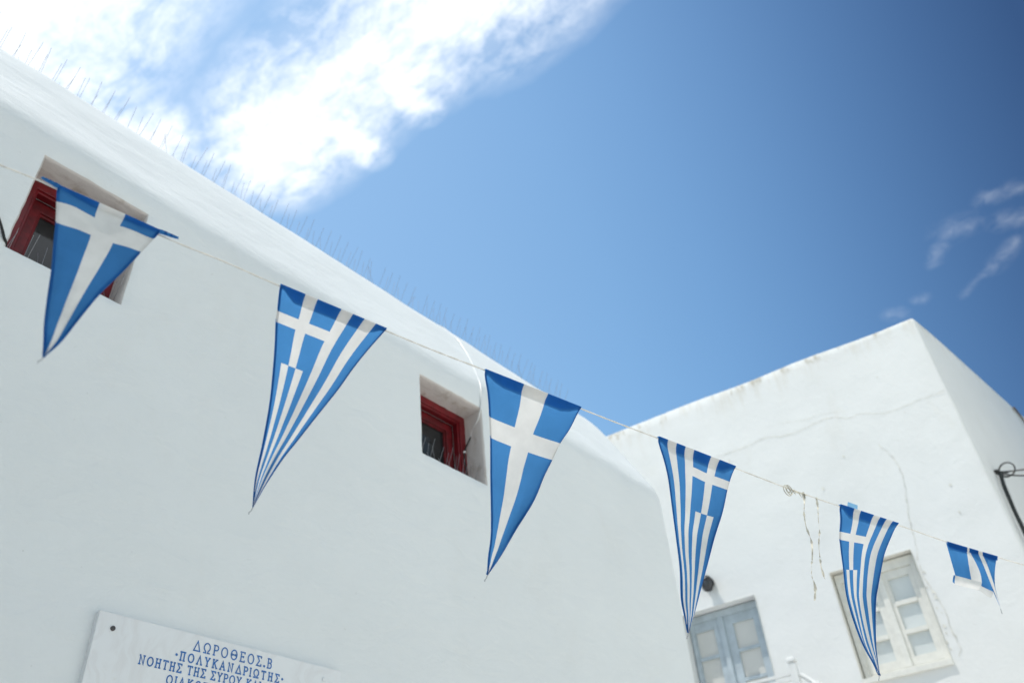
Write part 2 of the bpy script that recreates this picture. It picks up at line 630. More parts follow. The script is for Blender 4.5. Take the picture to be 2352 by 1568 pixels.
# reveals of the two openings: rounded arris, then a recess with shade tinted into its grimy plaster
DEPTH = 0.15
for k, (x0, x1, z0, z1) in enumerate(WIN):
    z0, z1 = WZ[k]
    ca, cb = [i for i, c in enumerate(cols) if abs(c[0] - x0) < 1e-6][0], [i for i, c in enumerate(cols) if abs(c[0] - x1) < 1e-6][0]
    ra, rb = [i for i, r in enumerate(rows) if r[0] == 3.0 and r[1] == z0][0], [i for i, r in enumerate(rows) if r[0] == 3.0 and r[1] == z1][0]
    loop = [(c, ra) for c in range(ca, cb)] + [(cb, r) for r in range(ra, rb)] + [(c, rb) for c in range(cb, ca, -1)] + [(ca, r) for r in range(rb, ra, -1)]
    cx, cz = (x0 + x1) / 2, (z0 + z1) / 2
    ringv = [[idx[q] for q in loop]]
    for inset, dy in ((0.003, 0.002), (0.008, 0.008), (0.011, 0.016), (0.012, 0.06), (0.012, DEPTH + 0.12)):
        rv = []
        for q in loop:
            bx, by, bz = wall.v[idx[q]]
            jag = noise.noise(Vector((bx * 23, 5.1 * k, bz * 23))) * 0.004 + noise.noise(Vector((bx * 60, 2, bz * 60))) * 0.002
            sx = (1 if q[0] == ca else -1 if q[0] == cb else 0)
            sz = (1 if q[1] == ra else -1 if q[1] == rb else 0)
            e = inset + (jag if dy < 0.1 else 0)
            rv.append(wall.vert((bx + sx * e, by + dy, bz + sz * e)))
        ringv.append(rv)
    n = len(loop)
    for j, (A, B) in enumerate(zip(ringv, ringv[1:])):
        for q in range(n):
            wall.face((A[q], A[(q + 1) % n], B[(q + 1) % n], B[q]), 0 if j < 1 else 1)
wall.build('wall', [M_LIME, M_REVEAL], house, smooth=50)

for k, (x0, x1, z0, z1) in enumerate(WIN):
    sh = (lambda p: (p[0] + 0.05 * (4.41 - p[2]), p[1], p[2])) if k else (lambda p: p)
    a, b, c, d = x0 + 0.013, x1 - 0.013, z0 + 0.013, z1 - 0.013
    fr = MB()
    Y0 = 3.0 + DEPTH
    fr.ring(a - 0.03, b + 0.03, c - 0.02, d + 0.03, 0.075, Y0, Y0 + 0.085, sh)
    fr.ring(a + 0.043, b - 0.043, c + 0.05, d - 0.043, 0.014, Y0 + 0.012, Y0 + 0.05, sh)
    wo = fr.build('window', M_RED, house)
    wo['label'] = 'left window with dark red frame' if k == 0 else 'right window with dark red frame'
    s = MB()
    e = 0.052
    s.ring(a + e, b - e, c + e, d - e, 0.055, Y0 + 0.066, Y0 + 0.105, sh)
    s.ring(a + e + 0.053, b - e - 0.053, c + e + 0.053, d - e - 0.053, 0.012, Y0 + 0.078, Y0 + 0.105, sh)
    s.build('sash', M_REDDARK, wo)
    pn = MB()
    pn.box((a + e + 0.05, Y0 + 0.092, c + e + 0.05), (b - e - 0.05, Y0 + 0.097, d - e - 0.05), sh)
    pn.build('pane', M_GLASS, wo)
    # pale line painting in the highlight along the sash rebate edge
    bd = MB()
    q = e - 0.004
    bd.tube([sh((a + q, Y0 + 0.064, d - q)), sh((b - q, Y0 + 0.064, d - q)), sh((b - q, Y0 + 0.064, c + q))], 0.0013, 5)
    bd.build('rebate_highlight', M_CLEAR, wo)


# ------------------------------------------------------------------ wire bird spikes


def spike_row(name, nodes, axis, out, length, label, seed, wires=3, rad=0.0011, keep=100, strip=True, fan=0.55):
    """nodes: base points along a strip; wires fan out across it (out = unit vector across)"""
    rnd = random.Random(seed)
    root = thing(name, nodes[0], label, 'bird spikes')
    axis, out, up = Vector(axis), Vector(out), Vector((0, 0, 1))
    if strip:
        st = MB()
        T = lambda p: Vector(nodes[0]) + axis * p[0] + out * p[1] + up * p[2]
        L = (Vector(nodes[-1]) - Vector(nodes[0])).length
        st.box((-0.02, -0.011, -0.012), (L + 0.02, 0.011, 0.002), T)
        st.build('base_strip', M_CLEAR, root)
    allw = []
    for nd in nodes:
        nd = Vector(nd)
        for k in range(wires):
            t = (k / (wires - 1) - 0.5) * 2 if wires > 1 else 0
            ang = t * fan + rnd.uniform(-0.10, 0.10)
            lean = rnd.uniform(-0.10, 0.10) + (0.04 if k % 2 else -0.03)
            if rnd.random() < 0.04:
                lean += rnd.choice((-0.5, 0.4))
            ln = length * rnd.uniform(0.90, 1.06)
            d = (up * math.cos(ang) + out * math.sin(ang) + axis * lean).normalized()
            bend = (up * rnd.uniform(0.10, 0.28) + axis * rnd.uniform(-0.06, 0.06)) if k != 1 else out * rnd.uniform(0.02, 0.22)
            b = nd + axis * ((k - 1) * 0.012)
            pts = [b + d * (ln * q / 5) + bend * (ln * (q / 5) ** 2 * 0.55) for q in range(6)]
            if rnd.random() < 0.03:
                continue
            allw.append(pts)
    if len(allw) <= keep:
        few, rest = allw, []
    else:
        few, rest = allw[:keep], allw[keep:]
    for pts in few:
        m = MB()
        m.tube(pts, rad, 5)
        m.build('spike', M_STEEL, root, smooth=60)
    if rest:
        m = MB()
        for pts in rest:
            m.tube(pts, rad, 5)
        o = m.build('spike', M_STEEL, root, smooth=60)
        o['kind'] = 'stuff'
    return root


def ridge(x):
    return (x, 3.70, 5.955 + 0.012 * noise.noise(Vector((x * 1.3, 3, 1))))


spike_row('bird_spike_row', [ridge(-0.15 + 0.0755 * i) for i in range(73)], (1, 0, 0), (0, -1, 0), 0.19,
          'long row of thin wire bird spikes along the rounded parapet of the left house', 3)
spike_row('bird_spike_row', [(0.55 + 0.0755 * i, 3.07, WIN[0][2] + 0.02) for i in range(7)], (1, 0, 0), (0, -1, 0), 0.13,
          'wire bird spikes on the sill of the left red window, partly behind a pennant', 5, fan=0.45, rad=0.0012)
spike_row('bird_spike_row', [(2.885 + 0.0755 * i, 3.07, WIN[1][2] + 0.02) for i in range(7)], (1, 0, 0), (0, -1, 0), 0.13,
          'wire bird spikes on the sill of the right red window beside the white cable', 9, fan=0.45, rad=0.0012)

# ------------------------------------------------------------------ cables on the white house
cb = MB()
yp = lambda z: 3.0 if z < 4.76 else next(lerp(a[0], b[0], (z - a[1]) / (b[1] - a[1])) for a, b in zip(PROF, PROF[1:]) if a[1] <= z <= b[1])
cz = [(3.62, 5.90), (3.64, 5.86), (3.655, 5.70), (3.63, 5.54), (3.575, 5.35), (3.50, 5.16), (3.44, 5.02), (3.395, 4.88), (3.372, 4.78), (3.368, 4.70), (3.36, 4.66)]
path = [(x, yp(z) - 0.008, z) for x, z in cz]
path = [(3.60, 3.69, 5.962)] + path
cb.tube(catmull(path, 5), 0.0055, 8, 0)
path2 = [(3.36, 2.994, 4.66), (3.375, 3.03, 4.615), (3.383, 3.075, 4.575), (3.383, 3.105, 4.52)]
cb.tube(catmull(path2, 5), 0.0055, 8, 0)
path3 = [(3.383, 3.105, 4.52), (3.362, 3.128, 4.45), (3.352, 3.138, 4.38), (3.362, 3.136, 4.28), (3.372, 3.13, 4.18), (3.378, 3.12, 4.12)]
cb.tube(catmull(path3, 5), 0.005, 8, 1)
cb.lathe([(0.009, -0.006), (0.009, 0.006)], lambda p: (3.352 + p[0], 3.136 + p[1], 4.405 + p[2]), 8, 0)
tag(cb.build('cable', [M_WHITEPAINT, M_BLACK], smooth=50), 'white painted cable running over the parapet, turning black inside the right red window', 'cable')

cb = MB()
cb.tube(catmull([(-0.93, 2.985, 4.80), (-0.5, 2.985, 4.70), (0.0, 2.986, 4.62), (0.25, 2.99, 4.54), (0.36, 2.990, 4.42), (0.43, 2.99, 4.31), (0.482, 2.988, 4.227), (0.503, 2.988, 4.192), (0.518, 2.99, 4.166), (0.532, 3.0, 4.155), (0.55, 3.06, 4.156)], 5), 0.0055, 8)
tag(cb.build('cable', M_BLACK, smooth=50), 'short black cable entering the lower corner of the left red window', 'cable')

# ------------------------------------------------------------------ marble plaque
plq = thing('marble_plaque', (1.81, 3, 2.2), 'white marble plaque with blue painted capitals fixed to the white wall', 'plaque')
sl = MB()
sl.box((1.261, 2.972, 2.14), (2.352, 3.012, 2.812))
slab = sl.build('slab', M_MARBLE, plq)
bv = slab.modifiers.new('bevel', 'BEVEL')
bv.width = 0.003
bv.segments = 2
for sx in (1.321, 2.262):
    sc = MB()
    sc.lathe([(0.009, 0), (0.009, 0.003), (0.006, 0.0045)], lambda p: (sx + p[0], 2.9715 - p[2], 2.758 + p[1]), 14)
    sc.build('screw', M_SCREW if sx < 2 else M_MARBLE, plq, smooth=40)


def arc(cx, cy, rx, ry, a0, a1, n=14):
    return [(cx + rx * math.cos(R(lerp(a0, a1, i / n))), cy + ry * math.sin(R(lerp(a0, a1, i / n)))) for i in range(n + 1)]


s_ = 0.10                                                  # half a serif
GL = {
    'Δ': (0.80, [[(0.04, 0), (0.42, 1), (0.76, 0), (0.04, 0)]]),
    'Ω': (0.86, [[(0.06, 0.0), (0.32, 0.0)] + [(0.30, 0.14)] + arc(0.43, 0.58, 0.36, 0.42, 240, -60, 18) + [(0.54, 0.0), (0.80, 0.0)]]),
    'Ρ': (0.66, [[(0.14, 0), (0.14, 1)], [(0.14 - s_, 0), (0.14 + s_, 0)], [(0.04, 1), (0.34, 1)] + arc(0.36, 0.74, 0.24, 0.26, 90, -90, 10) + [(0.14, 0.48)]]),
    'Ο': (0.84, [arc(0.42, 0.5, 0.36, 0.5, 0, 360, 24)]),
    'Θ': (0.84, [arc(0.42, 0.5, 0.36, 0.5, 0, 360, 24), [(0.22, 0.5), (0.62, 0.5)], [(0.22, 0.42), (0.22, 0.58)], [(0.62, 0.42), (0.62, 0.58)]]),
    'Ε': (0.68, [[(0.16, 0), (0.16, 1)], [(0.04, 1), (0.60, 1), (0.60, 0.86)], [(0.04, 0), (0.62, 0), (0.62, 0.14)], [(0.16, 0.52), (0.46, 0.52)], [(0.46, 0.45), (0.46, 0.59)]]),
    'Σ': (0.70, [[(0.60, 0.84), (0.60, 1), (0.06, 1), (0.38, 0.52), (0.06, 0), (0.62, 0), (0.62, 0.18)]]),
    '.': (0.30, ['dot0']),
    '·': (0.40, ['dot1']),
    'Β': (0.66, [[(0.14, 0), (0.14, 1)], [(0.04, 1), (0.32, 1)] + arc(0.34, 0.77, 0.20, 0.23, 90, -90, 8) + [(0.14, 0.54)], [(0.34, 0.54)] + arc(0.36, 0.27, 0.22, 0.27, 90, -90, 8) + [(0.04, 0)]]),
    'Π': (0.76, [[(0.04, 1), (0.72, 1)], [(0.16, 1), (0.16, 0)], [(0.60, 1), (0.60, 0)], [(0.06, 0), (0.26, 0)], [(0.50, 0), (0.70, 0)]]),
    'Λ': (0.78, [[(0.10, 0), (0.40, 1), (0.70, 0)], [(0.02, 0), (0.20, 0)], [(0.60, 0), (0.78, 0)]]),
    'Α': (0.80, [[(0.10, 0), (0.40, 1), (0.70, 0)], [(0.02, 0), (0.20, 0)], [(0.60, 0), (0.78, 0)], [(0.22, 0.36), (0.58, 0.36)]]),
    'Υ': (0.74, [[(0.10, 1), (0.37, 0.48), (0.64, 1)], [(0.37, 0.48), (0.37, 0)], [(0.02, 1), (0.19, 1)], [(0.55, 1), (0.72, 1)], [(0.27, 0), (0.47, 0)]]),
    'Κ': (0.76, [[(0.16, 0), (0.16, 1)], [(0.06, 0), (0.26, 0)], [(0.06, 1), (0.26, 1)], [(0.64, 1), (0.17, 0.46)], [(0.30, 0.60), (0.66, 0)], [(0.54, 1), (0.72, 1)], [(0.58, 0), (0.74, 0)]]),
    'Ν': (0.82, [[(0.14, 0), (0.14, 1), (0.64, 0), (0.64, 1)], [(0.04, 0), (0.24, 0)], [(0.04, 1), (0.14, 1)], [(0.54, 1), (0.74, 1)]]),
    'Ι': (0.36, [[(0.18, 0), (0.18, 1)], [(0.08, 0), (0.28, 0)], [(0.08, 1), (0.28, 1)]]),
    'Τ': (0.70, [[(0.35, 0), (0.35, 1)], [(0.25, 0), (0.45, 0)], [(0.06, 0.88), (0.06, 1), (0.64, 1), (0.64, 0.88)]]),
    'Η': (0.80, [[(0.16, 0), (0.16, 1)], [(0.62, 0), (0.62, 1)], [(0.16, 0.52), (0.62, 0.52)], [(0.06, 0), (0.26, 0)], [(0.06, 1), (0.26, 1)], [(0.52, 0), (0.72, 0)], [(0.52, 1), (0.72, 1)]]),
    ' ': (0.42, []),
}


def letter_line(text, x0, x1, zb, h, wd, track=0.0):
    tot = sum(GL[c][0] for c in text)
    k = (x1 - x0) / tot                                   # horizontal scale in metres per unit
    m = MB()
    cur = x0
    n = 0
    hw = wd / 2
    for c in text:
        adv, strokes = GL[c]
        kx = min(k, h * 0.98)
        padx = (k - kx) * adv / 2
        for st in strokes:
            n += 1
            yy = 2.9715 - 0.0006 - 0.00002 * (n % 9)
            if isinstance(st, str):
                pz = zb + (0.09 if st == 'dot0' else 0.55) * h
                ctr = m.vert((cur + adv * k / 2, yy, pz))
                rim = [m.vert((cur + adv * k / 2 + 0.0050 * math.cos(2 * math.pi * q / 12), yy, pz + 0.0050 * math.sin(2 * math.pi * q / 12))) for q in range(12)]
                for q in range(12):
                    m.face((ctr, rim[(q + 1) % 12], rim[q]))
                continue
            P = [Vector((cur + padx + a * kx, zb + b * h)) for a, b in st]
            L, Rr = [], []
            closed = (P[0] - P[-1]).length < 1e-6
            if closed:
                P = P[:-1]
            kk = len(P)
            for i, p in enumerate(P):
                if closed:
                    d0, d1 = (P[i] - P[i - 1]).normalized(), (P[(i + 1) % kk] - P[i]).normalized()
                else:
                    d0 = (P[i] - P[max(i - 1, 0)]) if i else (P[1] - P[0])
                    d1 = (P[min(i + 1, kk - 1)] - P[i]) if i < kk - 1 else (P[-1] - P[-2])
                    d0, d1 = d0.normalized(), d1.normalized()
                t = (d0 + d1)
                t = t.normalized() if t.length > 1e-4 else d1
                nn = Vector((-t.y, t.x))
                c2 = max(0.45, nn.dot(Vector((-d1.y, d1.x))))
                a = 1 / c2
                ext = Vector((0, 0))
                if not closed and i == 0:
                    ext = -d1 * hw * 0.7
                if not closed and i == kk - 1:
                    ext = d0 * hw * 0.7
                q1, q2 = p + ext + nn * hw * a, p + ext - nn * hw * a
                L.append(m.vert((q1.x, yy, q1.y)))
                Rr.append(m.vert((q2.x, yy, q2.y)))
            for i in range(kk if closed else kk - 1):
                j = (i + 1) % kk
                m.face((L[i], L[j], Rr[j], Rr[i]))
        cur += adv * k
    return m.build('lettering', M_LETTER, plq, fix=False)


letter_line('ΔΩΡΟΘΕΟΣ.Β', 1.637, 2.003, 2.7505, 0.0365, 0.0049)
letter_line('·ΠΟΛΥΚΑΝΔΡΙΩΤΗΣ·', 1.571, 2.063, 2.7035, 0.0305, 0.0053)
letter_line('ΝΟΗΤΗΣ ΤΗΣ ΣΥΡΟΥ ΚΑΙ', 1.437, 1.960, 2.660, 0.0300, 0.0049)
letter_line('ΟΙΑΚΟΣ', 1.553, 1.735, 2.6125, 0.0300, 0.0049)

# ------------------------------------------------------------------ unseen house behind the viewer, added to shade the long wall
nh = thing('added_shade_house', (-3.6, 1.2, 0), 'added unseen whitewashed house behind the viewer, shading the near end of the long wall', 'house')
nm = MB()
nm.box((-6.2, -0.6, 0), (-0.95, 2.93, 6.4))
nw = nm.build('wall', M_LIME, nh)
bv = nw.modifiers.new('bevel', 'BEVEL')
bv.width = 0.05
bv.segments = 3
nm = MB()
nm.box((-6.25, -0.65, 6.4), (-0.90, 2.94, 6.52))
nm.build('coping', M_LIME, nh)

nh = thing('added_side_shade_house', (13.5, -3.6, 0), 'added unseen whitewashed house beside the flat roofed house, shading its side wall', 'house')  # added out of view to cut the light on the far side wall
nm = MB()
nm.box((10.4, -6.5, 0), (18.0, -0.75, 8.2))
nw = nm.build('wall', M_LIME, nh)
bv = nw.modifiers.new('bevel', 'BEVEL')
bv.width = 0.05
bv.segments = 3
nm = MB()
nm.box((10.35, -6.55, 8.2), (18.05, -0.70, 8.32))
nm.build('coping', M_LIME, nh)

# ------------------------------------------------------------------ flat roofed house closing the alley
P0 = Vector((9.0, 3.0, 0.0))
WV = Vector((0.1086, -0.9941, 0))                         # along the facade, towards the street
NF = Vector((-0.9941, -0.1086, 0))                        # out of the facade
SDV = Vector((0.9959, -0.0902, 0))                        # along its shaded side wall
SO = Vector((-0.0902, -0.9959, 0))                        # out of the side wall


def F(p):
    """facade coordinates: along, out of the wall (local y negative = out), up"""
    return P0 + WV * p[0] - NF * p[1] + Vector((0, 0, p[2]))


far = thing('flat_roofed_house', F((0, 0, 0)), 'tall flat roofed whitewashed house closing the alley, with stained cracked facade', 'house')
ZT = 7.84
SE = 1.857
DOOR = (-1.80, -0.885, 3.12, 5.165)
FWIN = (-0.005, 0.868, 4.005, 5.16)
fs = [-7.0, -4.0] + [-2.6 + 0.09 * i for i in range(50)]
fs = [q for q in fs if q < SE - 0.05]
fz = [0, 1.5, 2.6] + [3.0 + 0.09 * i for i in range(60)]
fz = [q for q in fz if q < ZT - 0.05]
for a, b, c, d in (DOOR, FWIN):
    fs = [q for q in fs if abs(q - a) > 0.03 and abs(q - b) > 0.03] + [a, b]
    fz = [q for q in fz if abs(q - c) > 0.03 and abs(q - d) > 0.03] + [c, d]
fs.sort()
fz.sort()
RF = 0.035
ztop = lambda s: ZT + 0.03 + 0.02 * noise.noise(Vector((s * 1.1, 0, 0))) - 0.022 * s + 0.006 * noise.noise(Vector((s * 9, 4, 0)))
fw = MB()
sc_cols = [('f', q) for q in fs] + [('c', R(a)) for a in (0, 22, 45, 68, 90)] + [('s', q) for q in (0.4, 0.9, 1.5, 2.2, 3, 4, 5.5, 7)]


def fpos(c, zrow, top):
    kind, q = c
    if kind == 'f':
        p = F((q, 0, 0))
        nrm = NF
        s = q
    elif kind == 'c':
        # rounded corner between facade and side wall
        ctr = F((SE, 0, 0)) - NF * RF - SO * RF
        nrm = (NF * math.cos(q) + SO * math.sin(q)).normalized()
        p = ctr + nrm * RF
        s = SE
    else:
        p = F((SE, 0, 0)) + SDV * q
        nrm = SO
        s = SE
    zt = ztop(s)
    z = zrow if zrow is not None else zt
    d = lump((p.x * 0.8, p.y * 0.8, z * 0.8)) * 1.3 if kind != 'c' else lump((p.x * .8, p.y * .8, z * .8)) * 1.3
    p = p + nrm * d
    if top == 1:
        p = p - nrm * 0.012
        z = zt + 0.02
    if top == 2:
        p = p - nrm * 0.30
        z = zt + 0.025
    return Vector((p.x, p.y, z)), nrm


ridx = {}
rws = [(q, 0) for q in fz] + [(ZT - 0.06, 0), (None, 0), (None, 1), (None, 2)]
for ci, c in enumerate(sc_cols):
    for ri, (zr, tp) in enumerate(rws):
        ridx[ci, ri] = fw.vert(fpos(c, zr, tp)[0])
for ci in range(len(sc_cols) - 1):
    for ri in range(len(rws) - 1):
        hole = False
        if sc_cols[ci][0] == 'f' and sc_cols[ci + 1][0] == 'f' and rws[ri + 1][0] is not None and rws[ri + 1][1] == 0:
            for a, b, c, d in (DOOR, FWIN):
                if sc_cols[ci][1] >= a - 1e-6 and sc_cols[ci + 1][1] <= b + 1e-6 and rws[ri][0] >= c - 1e-6 and rws[ri + 1][0] <= d + 1e-6:
                    hole = True
        if not hole:
            fw.face((ridx[ci, ri], ridx[ci + 1, ri], ridx[ci + 1, ri + 1], ridx[ci, ri + 1]))
# flat roof and back, closed so that no light leaks in
b0, b1, b2, b3 = F((-7, 0, 0)), F((SE, 0, 0)), F((SE, 0, 0)) + SDV * 7, F((-7, 0, 0)) + SDV * 7
up = Vector((0, 0, 1))
fw.quad(b0 + up * 7.5 + SDV * .05, b1 + up * 7.5 + SDV * .05 - SO * .05, b2 + up * 7.5, b3 + up * 7.5)
fw.quad(b3, b2, b2 + up * 7.9, b3 + up * 7.9)
fw.quad(b0, b3, b3 + up * 7.9, b0 + up * 7.9)
# reveals
for a, b, c, d in (DOOR, FWIN):
    dp = 0.24 if a < -1 else 0.20
    for (s0, z0, s1, z1) in ((a, c, a, d), (a, d, b, d), (b, d, b, c), (b, c, a, c)):
        k = 8
        for i in range(k):
            u0, u1 = i / k, (i + 1) / k
            pa, pb = (lerp(s0, s1, u0), lerp(z0, z1, u0)), (lerp(s0, s1, u1), lerp(z0, z1, u1))
            fw.quad(F((pa[0], -0.012, pa[1])), F((pb[0], -0.012, pb[1])), F((pb[0], dp, pb[1])), F((pa[0], dp, pa[1])), 2 if a > -1 else 0)


def crack(pts, wd, mi=1):
    """a filled crack: narrow uneven ribbon a hair proud of the plaster"""
    P = catmull([(s, 0, z) for s, z in pts], 7)
    L, Rr = [], []
    for i, p in enumerate(P):
        t = (P[min(i + 1, len(P) - 1)] - P[max(i - 1, 0)]).normalized()
        n2 = Vector((-t.z, 0, t.x))
        ww = wd * (0.35 + 0.9 * abs(noise.noise(Vector((p.x * 11, p.z * 11, 2))) + 0.3))
        jit = n2 * 0.012 * noise.noise(Vector((p.x * 17, 7, p.z * 17)))
        base = F((p.x, 0, 0))
        d = lump((base.x * .8, base.y * .8, p.z * .8)) * 1.3 + 0.004
        L.append(fw.vert(F((p.x + jit.x + n2.x * ww, -d, p.z + jit.z + n2.z * ww))))
        Rr.append(fw.vert(F((p.x + jit.x - n2.x * ww, -d, p.z + jit.z - n2.z * ww))))
    for i in range(len(P) - 1):
        fw.face((L[i], L[i + 1], Rr[i + 1], Rr[i]), mi)


crack([(1.83, 6.78), (1.7, 6.77), (1.53, 6.77), (1.36, 6.76), (1.14, 6.77), (0.9, 6.86), (0.74, 6.87), (0.58, 6.95), (0.4, 6.96), (0.22, 6.94), (-0.02, 6.94), (-0.25, 7.01), (-0.51, 6.99), (-0.72, 6.99), (-0.93, 7.0)], 0.0045)
crack([(0.75, 6.96), (0.49, 7.04), (0.21, 7.06), (-0.06, 7.14)], 0.003)
crack([(0.96, 6.42), (1.02, 6.27), (1.06, 6.15), (1.07, 6.0), (1.05, 5.82), (1.0, 5.61), (0.96, 5.41), (0.94, 5.2), (0.89, 5.02)], 0.0045)
crack([(0.90, 4.98), (0.90, 4.82), (0.93, 4.69), (0.96, 4.55), (0.97, 4.4), (0.96, 4.26), (0.97, 4.1), (0.93, 4.03)], 0.0065)
# chipped paint beside the window and small spots of old render
rnd = random.Random(4)
for i in range(20):
    if i < 12:
        s, z = 0.885 + rnd.uniform(-0.01, 0.05), rnd.uniform(4.0, 5.1)
    else:
        s, z = rnd.uniform(-0.8, 1.7), rnd.uniform(4.2, 7.4)
    rr = rnd.uniform(0.006, 0.018)
    base = F((s, 0, 0))
    d = lump((base.x * .8, base.y * .8, z * .8)) * 1.3 + 0.0045
    v = [fw.vert(F((s + rr * rnd.uniform(.5, 1.2) * math.cos(q * 0.9), -d, z + rr * rnd.uniform(.6, 1.8) * math.sin(q * 0.9)))) for q in range(7)]
    fw.face(v, 1)
fw.build('wall', [M_LIME2, M_CRACK, M_REVEAL2], far, smooth=45)

# landing slab under the door that carries the railing
ld = MB()
ld.box((-2.3, -1.0, 2.96), (-0.25, -0.03, 3.11), F)
ld.build('landing', M_LIME2, far)

# cream casement window
a, b, c, d = FWIN
wm = MB()
wm.ring(a + 0.012, b - 0.012, c + 0.012, d - 0.012, 0.055, 0.085, 0.15, F, wt=0.10, wb=0.05)
wm.box((a - 0.0, -0.03, c - 0.03), (b, 0.085, c + 0.02), F)
win = wm.build('window', M_CREAM, far)
for (s0, s1, pane0, pane1) in ((a + 0.068, 0.452, a + 0.13, 0.352), (0.462, b - 0.068, 0.53, 0.748)):
    sm = MB()
    z0, z1 = 4.075, 5.045
    sm.ring(s0, s1, z0, z1, 0.0, 0.10, 0.14, F) if False else None
    sm.box((s0, 0.105, z0), (pane0, 0.145, z1), F)
    sm.box((pane1, 0.105, z0), (s1, 0.145, z1), F)
    sm.box((pane0, 0.106, z0), (pane1, 0.145, z0 + 0.085), F)
    sm.box((pane0, 0.106, z1 - 0.085), (pane1, 0.145, z1), F)
    sh_ = sm.build('sash', M_CREAM, win)
    for k, (q0, q1) in enumerate(((4.145, 4.375), (4.425, 4.67), (4.72, 4.97))):
        pm = MB()
        pm.box((pane0 - 0.005, 0.13, q0 - 0.02), (pane1 + 0.005, 0.135, q1 + 0.02), F)
        pm.build('pane', M_PANE, win)
    for q in (4.40, 4.695):
        gb = MB()
        gb.box((pane0, 0.098, q - 0.022), (pane1, 0.132, q + 0.022), F)
        gb.build('glazing_bar', M_CREAM, win)
ml = MB()
ml.box((0.425, 0.088, 4.07), (0.487, 0.104, 5.05), F)
ml.build('meeting_stile', M_CREAM, win)

# blue-grey double door with glazed leaves
a, b, c, d = DOOR
dm = MB()
dm.ring(a + 0.01, b - 0.002, c + 0.0, d - 0.01, 0.045, 0.13, 0.22, F, wt=0.075, wb=0.02)
door = dm.build('door', M_BLUEGREY, far)
for (s0, s1, p0, p1) in ((a + 0.055, -1.40, -1.735, -1.50), (-1.385, b - 0.05, -1.262, -1.01)):
    lm = MB()
    z0, z1 = 3.16, 5.08
    lm.box((s0, 0.15, z0), (p0, 0.19, z1), F)
    lm.box((p1, 0.15, z0), (s1, 0.19, z1), F)
    lm.box((p0, 0.151, z1 - 0.105), (p1, 0.19, z1), F)
    lm.box((p0, 0.151, z0), (p1, 0.19, z0 + 0.75), F)
    lm.build('leaf', M_BLUEGREY, door)
    for q in (4.665, 4.345, 4.03):
        bm_ = MB()
        bm_.box((p0, 0.146, q - 0.017), (p1, 0.176, q + 0.017), F)
        bm_.build('glazing_bar', M_BLUEGREY, door)
    for q0, q1 in ((4.682, 4.975), (4.362, 4.648), (4.047, 4.328), (3.91, 4.013)):
        pm = MB()
        pm.box((p0 - 0.004, 0.172, q0 - 0.02), (p1 + 0.004, 0.177, q1 + 0.02), F)
        pm.build('pane', M_PANE2, door)
am = MB()
am.box((-1.425, 0.128, 3.15), (-1.365, 0.151, 5.085), F)
am.build('astragal', M_BLUEGREY, door)

# wall lamp above the door
lamp = thing('wall_lamp', F((-1.38, 0, 5.40)), 'small round black wall lamp above the blue grey door', 'lamp')
lx = MB()
T = lambda p: F((-1.375 + p[0], -0.006 - p[2], 5.44 + p[1]))
lx.lathe([(0.062, 0), (0.062, 0.02), (0.05, 0.03), (0.03, 0.035), (0.03, 0.06)], T, 18)
lx.build('mount', M_LAMP, lamp, smooth=40)
lx = MB()
T = lambda p: F((-1.375 + p[0], -0.095 + p[1], 5.41 + p[2]))
lx.lathe([(0.014, 0.10), (0.045, 0.085), (0.07, 0.05), (0.072, 0.045), (0.06, 0.03)], T, 18)
lx.build('cap', M_LAMP, lamp, smooth=40)
lx = MB()
lx.lathe([(0.055, 0.035), (0.066, 0.0), (0.06, -0.045), (0.04, -0.075), (0.012, -0.085)], T, 18)
lx.build('lamp_glass', M_LAMPGLASS, lamp, smooth=60)
lx = MB()
for q in range(6):
    an = q * math.pi / 3
    lx.tube([T((r * math.cos(an), r * math.sin(an), h)) for r, h in ((0.06, 0.04), (0.071, 0.0), (0.064, -0.05), (0.042, -0.08), (0.01, -0.092))], 0.004, 5)
lx.build('guard', M_LAMP, lamp, smooth=60)

# white railing on the landing
rl = thing('railing', F((-0.4, -0.9, 3.11)), 'white painted metal railing with capped post in front of the blue grey door', 'railing')


def post(s, o, ztop_, name='post'):
    pm = MB()
    pm.box((s - 0.036, o - 0.036, ztop_ - 1.0), (s + 0.036, o + 0.036, ztop_ - 0.062), F)
    pm.box((s - 0.030, o - 0.030, ztop_ - 0.062), (s + 0.030, o + 0.030, ztop_ - 0.048), F)
    pm.box((s - 0.044, o - 0.044, ztop_ - 0.048), (s + 0.044, o + 0.044, ztop_ - 0.016), F)
    pm.box((s - 0.034, o - 0.034, ztop_ - 0.016), (s + 0.034, o + 0.034, ztop_), F)
    ob = pm.build(name, M_WHITEPAINT, rl)
    bv = ob.modifiers.new('bevel', 'BEVEL')
    bv.width = 0.006
    bv.segments = 2


OY = -0.9
post(-0.403, OY, 4.135)
for z0, z1 in ((3.975, 4.002), (3.925, 3.95)):
    rm = MB()
    rm.box((-2.2, OY - 0.02, z0), (-0.439, OY + 0.02, z1), F)
    ob = rm.build('rail', M_WHITEPAINT, rl)
for i in range(12):
    bm_ = MB()
    bm_.box((-0.58 - 0.13 * i, OY - 0.01, 3.12), (-0.56 - 0.13 * i, OY + 0.01, 3.925), F)
    bm_.build('baluster', M_WHITEPAINT, rl)
rm = MB()
rm.tube([F((-0.366, OY, 3.975)), F((0.55, OY, 3.10))], 0.022, 8)
rm.build('handrail', M_WHITEPAINT, rl, smooth=50)
post(-0.160, OY - 0.25, 3.80)

